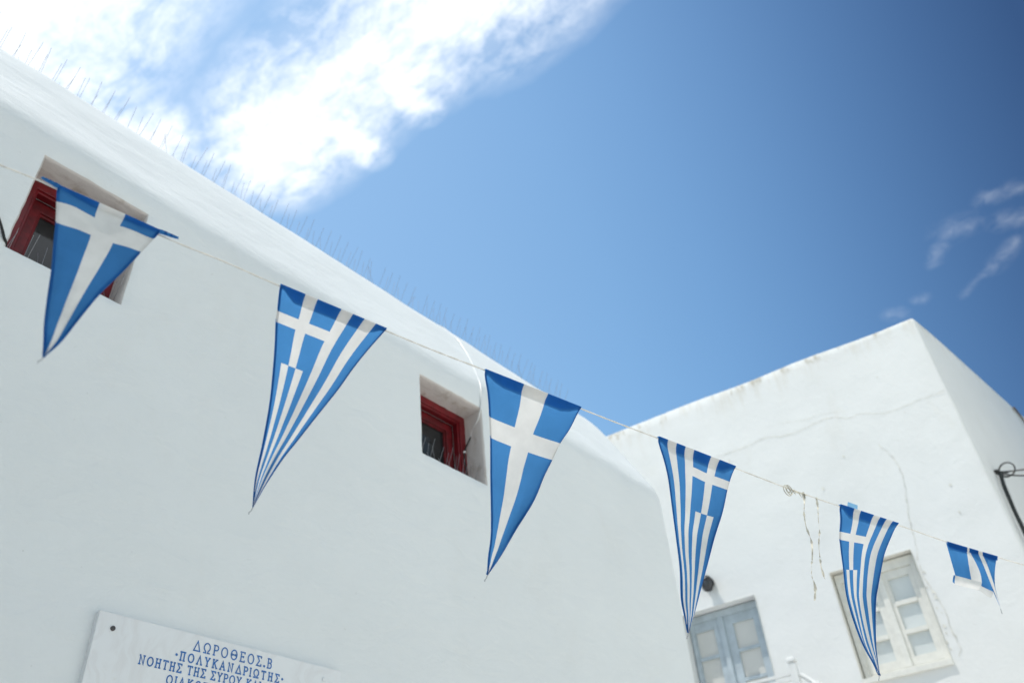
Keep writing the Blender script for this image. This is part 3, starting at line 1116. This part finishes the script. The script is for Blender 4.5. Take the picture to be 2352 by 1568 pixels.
# bird spikes along the roof edge of the far house
nodes = []
for i in range(30):
    s = -2.62 + 0.095 * i
    p = F((s, 0.12, ztop(s) + 0.018))
    nodes.append(tuple(p))
spike_row('bird_spike_row', nodes, tuple(WV), tuple(NF), 0.11, 'fine wire bird spikes on the roof edge of the far flat roofed house', 21, wires=2, rad=0.0011, fan=0.35, strip=False)


# cables at the corner of the far house
def SW(q, z, o=0.03):
    p = F((SE, 0, 0)) + SDV * q + SO * o
    return Vector((p.x, p.y, z))


cc = MB()
for k in range(3):
    rn = random.Random(k + 30)
    pts = [SW(0.33, 5.83, .03)]
    pts += [SW(q + rn.uniform(-.012, .012), z + rn.uniform(-.02, .02), 0.03 + 0.012 * k) for q, z in ((0.29, 5.74), (0.232, 5.60), (0.19, 5.45), (0.163, 5.285), (0.145, 5.12), (0.133, 4.976), (0.125, 4.7), (0.12, 4.2), (0.12, 3.4))]
    cc.tube(catmull(pts, 5), 0.009, 7)
tag(cc.build('cable', M_CABLEGREEN, smooth=50), 'dark bundled cable running down the shaded side wall beside the house corner', 'cable')
cl = MB()
ringp = []
for q in range(28):
    an = 2 * math.pi * q / 28
    ringp.append(SW(0.33 + 0.012 * math.sin(an), 5.806 + 0.082 * math.sin(an), 0.116 + 0.078 * math.cos(an)))
cl.tube(ringp, 0.0075, 7, closed=True)
cl.tube([p + SDV * 0.014 + Vector((0, 0, 0.004)) for p in ringp], 0.0065, 7, closed=True)
cl.tube(catmull([SW(0.30, 5.835, 0.0), SW(0.32, 5.822, .03), SW(0.33, 5.79, .075), SW(0.33, 5.77, 0.12)], 5), 0.009, 7)
cl.tube(catmull([SW(0.30, 5.80, 0.01), SW(0.32, 5.77, .03), SW(0.33, 5.735, .07), SW(0.33, 5.725, 0.105)], 5), 0.007, 7)
cl.lathe([(0.022, -0.02), (0.022, 0.03), (0.010, 0.045)], lambda p: SW(0.31 + p[0], 5.82 + p[1], p[2]), 10)
tag(cl.build('cable_coil', M_BLACK, smooth=50), 'black coil of spare cable tied to the shaded side wall near its corner', 'cable coil')
ow = MB()
ow.tube(catmull([SW(0.33, 5.818, .03), SW(0.33, 5.785, 0.11), SW(0.33, 5.737, 0.265), SW(0.35, 5.60, 0.75), SW(0.40, 5.42, 1.3), SW(0.5, 5.30, 1.93)], 6), 0.0085, 7)
tag(ow.build('wire', M_BLACK, smooth=50), 'upper of the two black wires leading off from the cable coil', 'wire')
ow = MB()
ow.tube(catmull([SW(0.33, 5.800, .03), SW(0.33, 5.745, 0.11), SW(0.33, 5.676, 0.239), SW(0.35, 5.48, 0.70), SW(0.40, 5.22, 1.3), SW(0.5, 5.08, 1.93)], 6), 0.0085, 7)
tag(ow.build('wire', M_BLACK, smooth=50), 'lower of the two black wires leading off from the cable coil', 'wire')
ow = MB()
ow.tube(catmull([SW(3.0, 7.80, .02), SW(3.12, 7.66, .03), SW(3.25, 7.45, .03), SW(3.3, 7.0, .03)], 5), 0.014, 7)
tag(ow.build('wire', principled('brown_wire', (0.12, 0.09, 0.07), 0.6), smooth=50), 'thin brown wire hanging from the roof edge of the shaded side wall', 'wire')

# ------------------------------------------------------------------ bunting
CORD = [(-0.75, 1.76, 3.24), (-0.2, 1.60, 3.125), (0.148, 1.505, 3.062), (0.196, 1.492, 3.053), (0.261, 1.474, 3.049), (0.303, 1.462, 3.043), (0.54, 1.396, 3.011), (0.665, 1.362, 3.002), (0.786, 1.328, 2.987),
        (1.062, 1.252, 2.961), (1.198, 1.214, 2.949), (1.342, 1.174, 2.941), (1.643, 1.091, 2.920), (1.778, 1.053, 2.911), (1.929, 1.011, 2.904),
        (2.224, 0.93, 2.888), (2.442, 0.869, 2.876), (2.70, 0.798, 2.871), (2.996, 0.715, 2.871), (3.27, 0.639, 2.866), (3.592, 0.55, 2.871), (3.779, 0.498, 2.875), (4.6, 0.27, 2.90), (6.0, -0.12, 2.98)]
cd = thing('bunting_cord', CORD[8], 'long off white cord strung across the alley carrying the pennants', 'cord')
cm = MB()
cp_ = catmull(CORD, 10)
for ph in (0, math.pi):
    pts = []
    for i, p in enumerate(cp_):
        an = i * 0.9 + ph
        pts.append(Vector(p) + Vector((0.08 * math.sin(an), 0.4 * math.sin(an), math.cos(an))) * 0.0011)
    cm.tube(pts, 0.0014, 6)
cm.build('cord', M_CORD, cd, smooth=60)
# yellowed tape loop and knot where a pennant has gone
tl = MB()
ce = Vector((2.446, 0.867, 2.865))
cu = Vector((0.962, -0.267, -0.03)).normalized()
for rr, o in ((0.0185, 0), (0.0165, 0.006), (0.008, 0.003)):
    tl.tube([ce + cu * (rr * 0.95 * math.cos(2 * math.pi * q / 20)) + Vector((0, 0, rr * math.sin(2 * math.pi * q / 20))) + Vector((0, -o, 0)) for q in range(20)], 0.0016, 5, closed=True)
tl.build('tape_loop', M_TAPE, cd, smooth=60)
kn = MB()
rn = random.Random(11)
for i in range(9):
    p = ce + cu * rn.uniform(0.015, 0.125) + Vector((0, 0, 0.010))
    p2 = p + cu * rn.uniform(-0.012, 0.02) + Vector((0, 0, -rn.uniform(0.006, 0.020)))
    p3 = p + cu * rn.uniform(0.005, 0.018) + Vector((0, 0, -rn.uniform(-0.004, 0.004)))
    i0 = [kn.vert(q) for q in (p, p2, p3)]
    kn.face(i0)
    kn.tube([p, p3], 0.002, 5)
kn.build('tape_knot', M_TAPE, cd)


def ribbon(pts, label, seed):
    rn = random.Random(seed)
    P = catmull(pts, 6)
    m = MB()
    L = []
    for i, p in enumerate(P):
        an = 1.3 * math.sin(i * 0.55 + seed) + 0.4 * i
        ww = 0.0022 + 0.0016 * abs(math.sin(i * 0.8 + seed)) + (0.002 if i % 9 == 4 else 0)
        d = Vector((math.cos(an) * 0.96, -0.27 - 0.5 * math.sin(an), 0)).normalized() * ww
        L.append((m.vert(p + d), m.vert(p - d)))
    for a_, b_ in zip(L, L[1:]):
        m.face((a_[0], b_[0], b_[1], a_[1]))
    tag(m.build('frayed_ribbon', M_TAPE, smooth=60), label, 'ribbon')


ribbon([(2.526, 0.846, 2.881), (2.518, 0.848, 2.846), (2.498, 0.854, 2.799), (2.487, 0.857, 2.75), (2.49, 0.856, 2.695), (2.469, 0.862, 2.636), (2.453, 0.866, 2.608), (2.442, 0.869, 2.576), (2.441, 0.869, 2.54), (2.421, 0.875, 2.495)],
       'longer frayed off white ribbon hanging from the cord beside the tape loop', 1)
ribbon([(2.585, 0.829, 2.876), (2.577, 0.832, 2.836), (2.559, 0.837, 2.787), (2.545, 0.84, 2.743), (2.522, 0.847, 2.695), (2.506, 0.851, 2.644), (2.498, 0.853, 2.611), (2.498, 0.853, 2.576)],
       'shorter frayed off white ribbon hanging from the cord nearer the cream window', 2)

GROUP = 'blue and white pennants on the bunting cord'


def arclen(P):
    s = [0.0]
    for a_, b_ in zip(P, P[1:]):
        s.append(s[-1] + math.hypot(b_[0] - a_[0], b_[1] - a_[1]))
    return [q / s[-1] for q in s]


def at_poly(P, A, t):
    for i in range(len(P) - 1):
        if t <= A[i + 1] or i == len(P) - 2:
            u = (t - A[i]) / (A[i + 1] - A[i])
            # smooth interpolation through the neighbours
            p0, p1, p2, p3 = P[max(i - 1, 0)], P[i], P[i + 1], P[min(i + 2, len(P) - 1)]
            f = lambda a, b, c, d: 0.5 * (2 * b + (c - a) * u + (2 * a - 5 * b + 4 * c - d) * u * u + (3 * b - a - 3 * c + d) * u ** 3)
            return (f(p0[0], p1[0], p2[0], p3[0]), f(p0[1], p1[1], p2[1], p3[1]))


def pennant(M, u, h, EL, ER, kind, label, bulge=0.02, ripple=0.004, seed=0, arm=(0.112, 0.163), cant=0.335, flip=False,
            bar_top=(0.39, 0.64), bar_bot=(0.39, 0.64), arm_l=None, arm_r=None, hem=0.05):
    """flat-cut triangular pennant: EL / ER are its side edges in metres in its own plane (along the cord, down the cloth)"""
    M, u, h = Vector(M), Vector(u).normalized(), Vector(h).normalized()
    h = (h - u * h.dot(u)).normalized()
    n = u.cross(h)
    AL, AR = arclen(EL), arclen(ER)
    root = thing('pennant', M, label, 'pennant', GROUP)
    if n.y > 0:
        n = -n                                            # n points to the street side

    def pos(s, t, lift=0.0):
        l, r = at_poly(EL, AL, t), at_poly(ER, AR, t)
        a_ = lerp(l[0], r[0], s)
        b_ = lerp(l[1], r[1], s)
        wv = (r[0] - l[0])
        k = bulge * math.sin(math.pi * min(1, t * 1.15) ** 0.8) * (math.sin(math.pi * s) * min(1, wv / 0.2)) if t < 0.87 else bulge * 0.1
        k = bulge * (math.sin(math.pi * t) ** 1.2) * (0.35 + math.sin(math.pi * s)) * min(1.0, wv / 0.15)
        rp = ripple * noise.noise(Vector((s * 3.2 + seed * 5, t * 3.0, seed))) * min(1, t * 9) * 2
        rp += ripple * 0.7 * math.sin(s * 9 + seed) * min(1, t * 3) * (1 - t)
        fold = max(0.0, 1 - t / 0.035)                    # the cloth wraps round the cord
        b_ -= 0.0045 * fold
        return M + u * a_ + h * b_ + n * (-(k) + rp + lift + 0.0075 * fold)

    if kind == 'stripe':
        sb = [i / 9 for i in range(10)]
        tb = [0, arm[0], arm[1], cant, 1.0]
    else:
        sb = [0, 'a', 'b', 1]
        tb = [0, 'arm0', 'arm1', 1.0]
    NTOT = 44
    m = MB()

    def color(si, ti):
        if kind == 'stripe':
            if si >= 5:
                return 0 if si % 2 == 0 else 1
            if ti < 3:
                if ti == 1:
                    return 1
                return 1 if si == 2 else 0
            return 0 if si % 2 == 0 else 1
        return 1 if (si == 1 or ti == 1) else 0

    # t values
    if kind == 'stripe':
        tvals = []
        for k in range(len(tb) - 1):
            cnt = max(2, int((tb[k + 1] - tb[k]) * NTOT))
            tvals.append([lerp(tb[k], tb[k + 1], i / cnt) for i in range(cnt + 1)])
        for si in range(9):
            sub = 3
            for ti, tv in enumerate(tvals):
                for i in range(len(tv) - 1):
                    for q in range(sub):
                        s0, s1 = lerp(sb[si], sb[si + 1], q / sub), lerp(sb[si], sb[si + 1], (q + 1) / sub)
                        csi = si
                        a0, a1 = (1 - s0, 1 - s1) if flip else (s0, s1)
                        t0, t1 = tv[i], min(tv[i + 1], 0.9985)
                        if t0 >= t1:
                            continue
                        m.quad(pos(a0, t0), pos(a1, t0), pos(a1, t1), pos(a0, t1), color(csi, ti))
    else:
        al, ar = arm_l, arm_r

        def tt(ti, f, s):
            e0 = [0.0, lerp(al[0], ar[0], s), lerp(al[1], ar[1], s), 0.9985]
            return lerp(e0[ti], e0[ti + 1], f)

        def ss(si, f, t):
            e0 = [0.0, lerp(bar_top[0], bar_bot[0], t), lerp(bar_top[1], bar_bot[1], t), 1.0]
            return lerp(e0[si], e0[si + 1], f)

        cnts = (6, 5, 30)
        for si in range(3):
            for ti in range(3):
                for i in range(cnts[ti]):
                    for q in range(6):
                        c4 = []
                        for fs_, ft_ in ((q / 6, i / cnts[ti]), ((q + 1) / 6, i / cnts[ti]), ((q + 1) / 6, (i + 1) / cnts[ti]), (q / 6, (i + 1) / cnts[ti])):
                            s = (si + fs_) / 3
                            for _ in range(3):
                                t = tt(ti, ft_, s)
                                s = ss(si, fs_, t)
                            c4.append(pos(s, t))
                        m.quad(*c4, color(si, ti))
    o = m.build('cloth', [M_BLUE, M_WHITE], root, fix=False)
    bm = bmesh.new()
    bm.from_mesh(o.data)
    bmesh.ops.remove_doubles(bm, verts=bm.verts, dist=0.00005)
    bm.to_mesh(o.data)
    bm.free()
    o.data.polygons.foreach_set('use_smooth', [True] * len(o.data.polygons))

    # folded-over sleeve along the cord: a second layer of the same print on the far side
    hm = MB()

    def top_cols():
        if kind == 'stripe':
            L = [(i / 9, (i + 1) / 9, color(i, 0)) for i in range(9)]
            if flip:
                L = [(1 - b_, 1 - a_, c_) for a_, b_, c_ in L]
        else:
            L = [(0, bar_top[0], 0), (bar_top[0], bar_top[1], 1), (bar_top[1], 1, 0)]
        return L

    for s0, s1, cmi in top_cols():
        for q in range(4):
            a0, a1 = lerp(s0, s1, q / 4), lerp(s0, s1, (q + 1) / 4)
            tap = lambda s: min(1, 7 * s, 7 * (1 - s))
            q0, q1 = pos(a0, 0), pos(a1, 0)
            e0, e1 = pos(a0, hem * (0.15 + 0.85 * tap(a0)), -0.004), pos(a1, hem * (0.15 + 0.85 * tap(a1)), -0.004)
            b0_, b1_ = q0 - n * 0.0120, q1 - n * 0.0120
            hm.quad(q0 - h * 0.0004, q1 - h * 0.0004, b1_, b0_, cmi)
            hm.quad(b0_, b1_, e1, e0, cmi)
    hm.build('hem', [M_BLUE, M_WHITE], root, fix=False)

    # stitched double edge down both sides
    for side in (0, 1):
        em = MB()
        k = 40
        for i in range(k):
            t0, t1 = lerp(0.004, 0.995, i / k), lerp(0.004, 0.995, (i + 1) / k)
            c4 = []
            for t, inn in ((t0, 0), (t0, 1), (t1, 1), (t1, 0)):
                l, r = at_poly(EL, AL, t), at_poly(ER, AR, t)
                wd = max(1e-4, math.hypot(r[0] - l[0], r[1] - l[1]))
                e = min(0.45, 0.0042 / wd) * inn - 0.0008 / wd * (1 - inn)
                c4.append(pos(e if side == 0 else 1 - e, t, -0.0015))
            tm = (t0 + t1) / 2
            if kind == 'stripe':
                white = arm[0] < tm < arm[1] and ((side == 0) != flip)
            else:
                aa = arm_l if side == 0 else arm_r
                white = aa[0] < tm < aa[1]
            for lift in (0.0, 0.0012):
                em.quad(*[c + n * -lift for c in c4], 1 if white else 0)
        em.build('edge_seam', [M_BLUE, M_WHITE], root, fix=False)
    tp = pos(0.5, 0.998)
    th = MB()
    th.tube([tp, tp + h * 0.008 - u * 0.001, tp + h * 0.013 - u * 0.004, tp + h * 0.017 - u * 0.003], 0.0011, 5)
    th.build('tip_thread', M_THREAD, root, smooth=60)
    return root, pos


p1, pos1 = pennant((0.41, 1.432, 3.031), (0.957, -0.265, -0.118), (-0.173, -0.195, -0.965),
        [(-0.1099, 0.0), (-0.0736, 0.1147), (-0.0529, 0.1915), (-0.03, 0.2722), (-0.0102, 0.3487), (0.0079, 0.4158), (0.0225, 0.4623), (0.0371, 0.5087)],
        [(0.1099, 0.0), (0.104, 0.0332), (0.0949, 0.097), (0.0803, 0.1936), (0.0652, 0.2857), (0.0545, 0.385), (0.0477, 0.4569), (0.0371, 0.5087)],
        'cross', 'dark blue pennant with broad white cross, its top corners gathered, over left red window', seed=1, bulge=0.0, ripple=0.005,
        bar_top=(0.39, 0.645), bar_bot=(0.50, 0.80), arm_l=(0.108, 0.238), arm_r=(0.062, 0.192), hem=0.03)
# gathered ends of its sleeve: a few flat folds bunched on the cord
for s_end, sg, L_ in ((0.0, -1, 0.037), (1.0, 1, 0.042)):
    gm = MB()
    base = pos1(s_end, 0)
    uu = Vector((0.957, -0.265, -0.118)).normalized()
    hh = Vector((-0.173, -0.195, -0.965)).normalized()
    fr_ = (0.0, 0.30, 0.22, 0.58, 0.50, 0.82, 0.74, 1.0) if sg < 0 else (0.0, 0.38, 0.28, 0.68, 0.58, 0.86, 0.80, 1.0)
    dp_ = (0.016, 0.0145, 0.0135, 0.012, 0.011, 0.0095, 0.0085, 0.007)
    prev = None
    for i, f in enumerate(fr_):
        c_ = base + hh * 0.0040 + uu * (sg * (L_ * f - 0.003)) + Vector((0, -1, 0)) * (0.0025 + 0.0016 * (i % 2))
        cur_ = (gm.vert(c_ - hh * 0.0028), gm.vert(c_ + hh * dp_[i] + uu * (sg * 0.002)))
        if prev:
            gm.face((prev[0], cur_[0], cur_[1], prev[1]))
        prev = cur_
    gm.build('gathered_hem', [M_BLUE], p1, fix=False)

pennant((0.926, 1.289, 2.975), (0.96, -0.266, -0.088), (0.102, 0.624, -0.775),
        [(-0.1404, 0.0), (-0.123, 0.0563), (-0.1165, 0.0817), (-0.0961, 0.1382), (-0.0729, 0.2108), (-0.0546, 0.2767), (-0.036, 0.3636), (-0.0235, 0.4355), (-0.011, 0.4819), (0.0, 0.5141)],
        [(0.1404, 0.0), (0.1193, 0.0619), (0.102, 0.1202), (0.0865, 0.1816), (0.0636, 0.2558), (0.041, 0.3288), (0.0218, 0.3867), (0.0073, 0.4551), (0.0, 0.5141)],
        'stripe', 'striped blue and white pennant hanging over the bare wall between the two red windows', seed=2)
pennant((1.493, 1.132, 2.928), (0.962, -0.267, -0.063), (0.068, 0.456, -0.888),
        [(-0.158, 0.0), (-0.1321, 0.0505), (-0.1078, 0.111), (-0.0872, 0.1626), (-0.0636, 0.232), (-0.0396, 0.3193), (-0.018, 0.4059), (-0.0105, 0.4585), (0.0, 0.5032)],
        [(0.158, 0.0), (0.1421, 0.0646), (0.1239, 0.112), (0.1128, 0.1635), (0.1002, 0.2126), (0.086, 0.2845), (0.0501, 0.3745), (0.0293, 0.4352), (0.0154, 0.4703), (0.0, 0.5032)],
        'cross', 'bright blue pennant with broad white cross just right of the right red window', seed=3,
        bar_top=(0.385, 0.637), bar_bot=(0.36, 0.66), arm_l=(0.232, 0.335), arm_r=(0.222, 0.321))
pennant((2.072, 0.972, 2.896), (0.962, -0.267, -0.054), (0.028, 0.294, -0.956),
        [(-0.1572, 0.0), (-0.135, 0.0385), (-0.101, 0.1121), (-0.0647, 0.2214), (-0.0491, 0.2912), (-0.0355, 0.3651), (-0.0262, 0.4382), (-0.0115, 0.4843), (0.0, 0.5256)],
        [(0.1572, 0.0), (0.1413, 0.0485), (0.1333, 0.0767), (0.1259, 0.1159), (0.1146, 0.1638), (0.0889, 0.2415), (0.0589, 0.3489), (0.0355, 0.4253), (0.0183, 0.4783), (0.0, 0.5256)],
        'stripe', 'striped pennant with its small cross on the right side, tip over blue grey door', seed=4, flip=True, arm=(0.094, 0.148), cant=0.33)
p5, pos5 = pennant((2.847, 0.757, 2.872), (0.964, -0.267, 0.0), (0.08, 0.289, -0.954),
        [(-0.1566, 0.0), (-0.1497, 0.0392), (-0.1574, 0.0986), (-0.1540, 0.1250), (-0.1413, 0.1999), (-0.1291, 0.2869), (-0.1043, 0.3742), (-0.0744, 0.4392), (-0.0268, 0.4895), (0.0, 0.5183)],
        [(0.1566, 0.0), (0.1174, 0.0444), (0.0815, 0.0973), (0.0618, 0.1416), (0.0335, 0.2305), (0.0132, 0.2855), (-0.0011, 0.3511), (-0.0076, 0.4264), (-0.005, 0.4748), (0.0, 0.5183)],
        'stripe', 'striped pennant with a pale tag on its top edge in front of the cream window', seed=5, arm=(0.153, 0.208), cant=0.375)
tg = MB()
tg.quad((2.731, 0.789, 2.868), (2.752, 0.783, 2.901), (2.800, 0.769, 2.899), (2.785, 0.774, 2.868))
tg.build('fabric_tag', M_LBLUE, p5, fix=False)

# the last pennant, folded over itself by the wind
M6, u6, h6 = Vector((3.43, 0.595, 2.865)), Vector((0.963, -0.267, 0.022)).normalized(), Vector((0.099, 0.275, -0.956))
h6 = (h6 - u6 * h6.dot(u6)).normalized()
n6 = u6.cross(h6)
if n6.y > 0:
    n6 = -n6
p6 = thing('pennant', M6, 'dark blue and white pennant folded and twisted by wind, nearest the black wall cables', 'pennant', GROUP)
f6 = Vector((-0.937, -0.163, -0.346)).normalized()      # the folds billow down the alley
fm = MB()


def patch(A, B, mi, nx=5, ny=12):
    """sheet between two space curves A and B given as (along, down, towards the street)"""
    A, B = catmull(A, 6), catmull(B, 6)

    def at(P, t):
        x = t * (len(P) - 1)
        i = min(int(x), len(P) - 2)
        return P[i].lerp(P[i + 1], x - i)
    g_ = []
    for j in range(ny + 1):
        a_, b_ = at(A, j / ny), at(B, j / ny)
        row_ = []
        for i in range(nx + 1):
            p = a_.lerp(b_, i / nx)
            row_.append(fm.vert(M6 + u6 * p[0] + h6 * p[1] + f6 * (p[2] + 0.002 * math.sin(p[0] * 70) * math.sin(p[1] * 40))))
        g_.append(row_)
    for j in range(ny):
        for i in range(nx):
            fm.face((g_[j][i], g_[j][i + 1], g_[j + 1][i + 1], g_[j + 1][i]), mi)


# blue quarter beside the cord edge, bellying away
patch([(-0.167, 0, 0), (-0.150, 0.06, -0.008), (-0.134, 0.113, 0.0)], [(-0.037, 0.001, 0), (-0.036, 0.06, -0.02), (-0.032, 0.115, 0.0)], 0)
# white arm of the cross curling up at the bottom
patch([(-0.134, 0.113, 0.0), (-0.141, 0.130, 0.012), (-0.146, 0.147, 0.003)], [(0.036, 0.113, 0.0), (0.025, 0.130, 0.012), (0.004, 0.146, 0.0)], 1, 10, 8)
patch([(-0.144, 0.113, 0.0), (-0.152, 0.126, 0.008), (-0.157, 0.139, 0.003)], [(-0.134, 0.113, 0.0), (-0.141, 0.130, 0.012), (-0.146, 0.144, 0.003)], 0, 3, 6)
# white upright of the cross and its rolled fold
patch([(-0.037, 0.001, 0), (-0.036, 0.06, -0.02), (-0.032, 0.115, 0.0)], [(-0.024, 0.001, 0.002), (0.002, 0.030, 0.004), (0.026, 0.062, 0.006), (0.036, 0.088, 0.006), (0.036, 0.113, 0.0)], 1)
# dark hollow of the fold
patch([(-0.026, 0.0, -0.002), (-0.001, 0.030, -0.006), (0.022, 0.062, -0.012), (0.030, 0.088, -0.016), (0.030, 0.128, -0.014)],
      [(0.036, -0.001, 0.004), (0.066, 0.05, 0.014), (0.092, 0.101, 0.012), (0.112, 0.138, 0.0)], 0, 8, 16)
# white and blue of the far arm running down into the tail
patch([(0.036, -0.001, 0.004), (0.066, 0.05, 0.014), (0.092, 0.101, 0.012), (0.114, 0.138, 0.0), (0.139, 0.192, -0.01)],
      [(0.064, -0.001, 0.002), (0.090, 0.039, 0.010), (0.109, 0.084, 0.006), (0.122, 0.122, -0.004), (0.140, 0.196, -0.01)], 1, 4, 20)
patch([(0.064, -0.001, 0.002), (0.090, 0.039, 0.010), (0.109, 0.084, 0.006), (0.122, 0.122, -0.004), (0.140, 0.196, -0.01)],
      [(0.099, 0.0, -0.002), (0.111, 0.036, -0.012), (0.121, 0.09, -0.014), (0.125, 0.122, -0.010), (0.1405, 0.196, -0.01)], 0, 4, 20)
patch([(0.099, 0.0, -0.002), (0.111, 0.036, -0.012), (0.119, 0.09, -0.014), (0.123, 0.118, -0.010)],
      [(0.167, 0.0, 0.0), (0.143, 0.045, -0.004), (0.127, 0.095, -0.008), (0.125, 0.125, -0.009)], 0, 5, 12)
patch([(0.092, 0.101, 0.010), (0.105, 0.135, 0.0), (0.139, 0.192, -0.0105)], [(0.100, 0.116, 0.0085), (0.116, 0.144, -0.0015), (0.1395, 0.194, -0.0105)], 0, 2, 10)
# pale underside of the tail blown up behind
patch([(0.004, 0.144, -0.004), (0.040, 0.154, -0.012), (0.076, 0.164, -0.016), (0.096, 0.156, -0.016)],
      [(0.030, 0.120, -0.02), (0.062, 0.122, -0.022), (0.092, 0.122, -0.022), (0.107, 0.138, -0.018)], 1, 5, 10)
o6 = fm.build('cloth', [M_BLUE, M_WHITE], p6, fix=False)
o6.data.polygons.foreach_set('use_smooth', [True] * len(o6.data.polygons))
hm6 = MB()
for a0, a1, mi in ((-0.166, -0.037, 0), (-0.037, -0.024, 1), (-0.024, 0.036, 0), (0.036, 0.064, 1), (0.064, 0.166, 0)):
    for q in range(4):
        s0, s1 = lerp(a0, a1, q / 4), lerp(a0, a1, (q + 1) / 4)
        up_ = h6 * -0.0045
        A_, B_ = M6 + u6 * s0 + n6 * 0.0045 + up_, M6 + u6 * s1 + n6 * 0.0045 + up_
        hm6.quad(M6 + u6 * s0 + h6 * 0.012 + n6 * 0.0015, M6 + u6 * s1 + h6 * 0.012 + n6 * 0.0015, B_, A_, mi)
        hm6.quad(A_, B_, M6 + u6 * min(s1, 0.155) + h6 * 0.016 - n6 * 0.005, M6 + u6 * max(s0, -0.148) + h6 * 0.016 - n6 * 0.005, mi)
hm6.build('hem', [M_BLUE, M_WHITE], p6, fix=False)
th6 = MB()
tp6 = M6 + u6 * 0.140 + h6 * 0.195 - f6 * 0.01
th6.tube([tp6, tp6 + h6 * 0.012 + u6 * 0.003, tp6 + h6 * 0.018 + u6 * 0.006], 0.0011, 5)
th6.build('tip_thread', M_THREAD, p6, smooth=60)
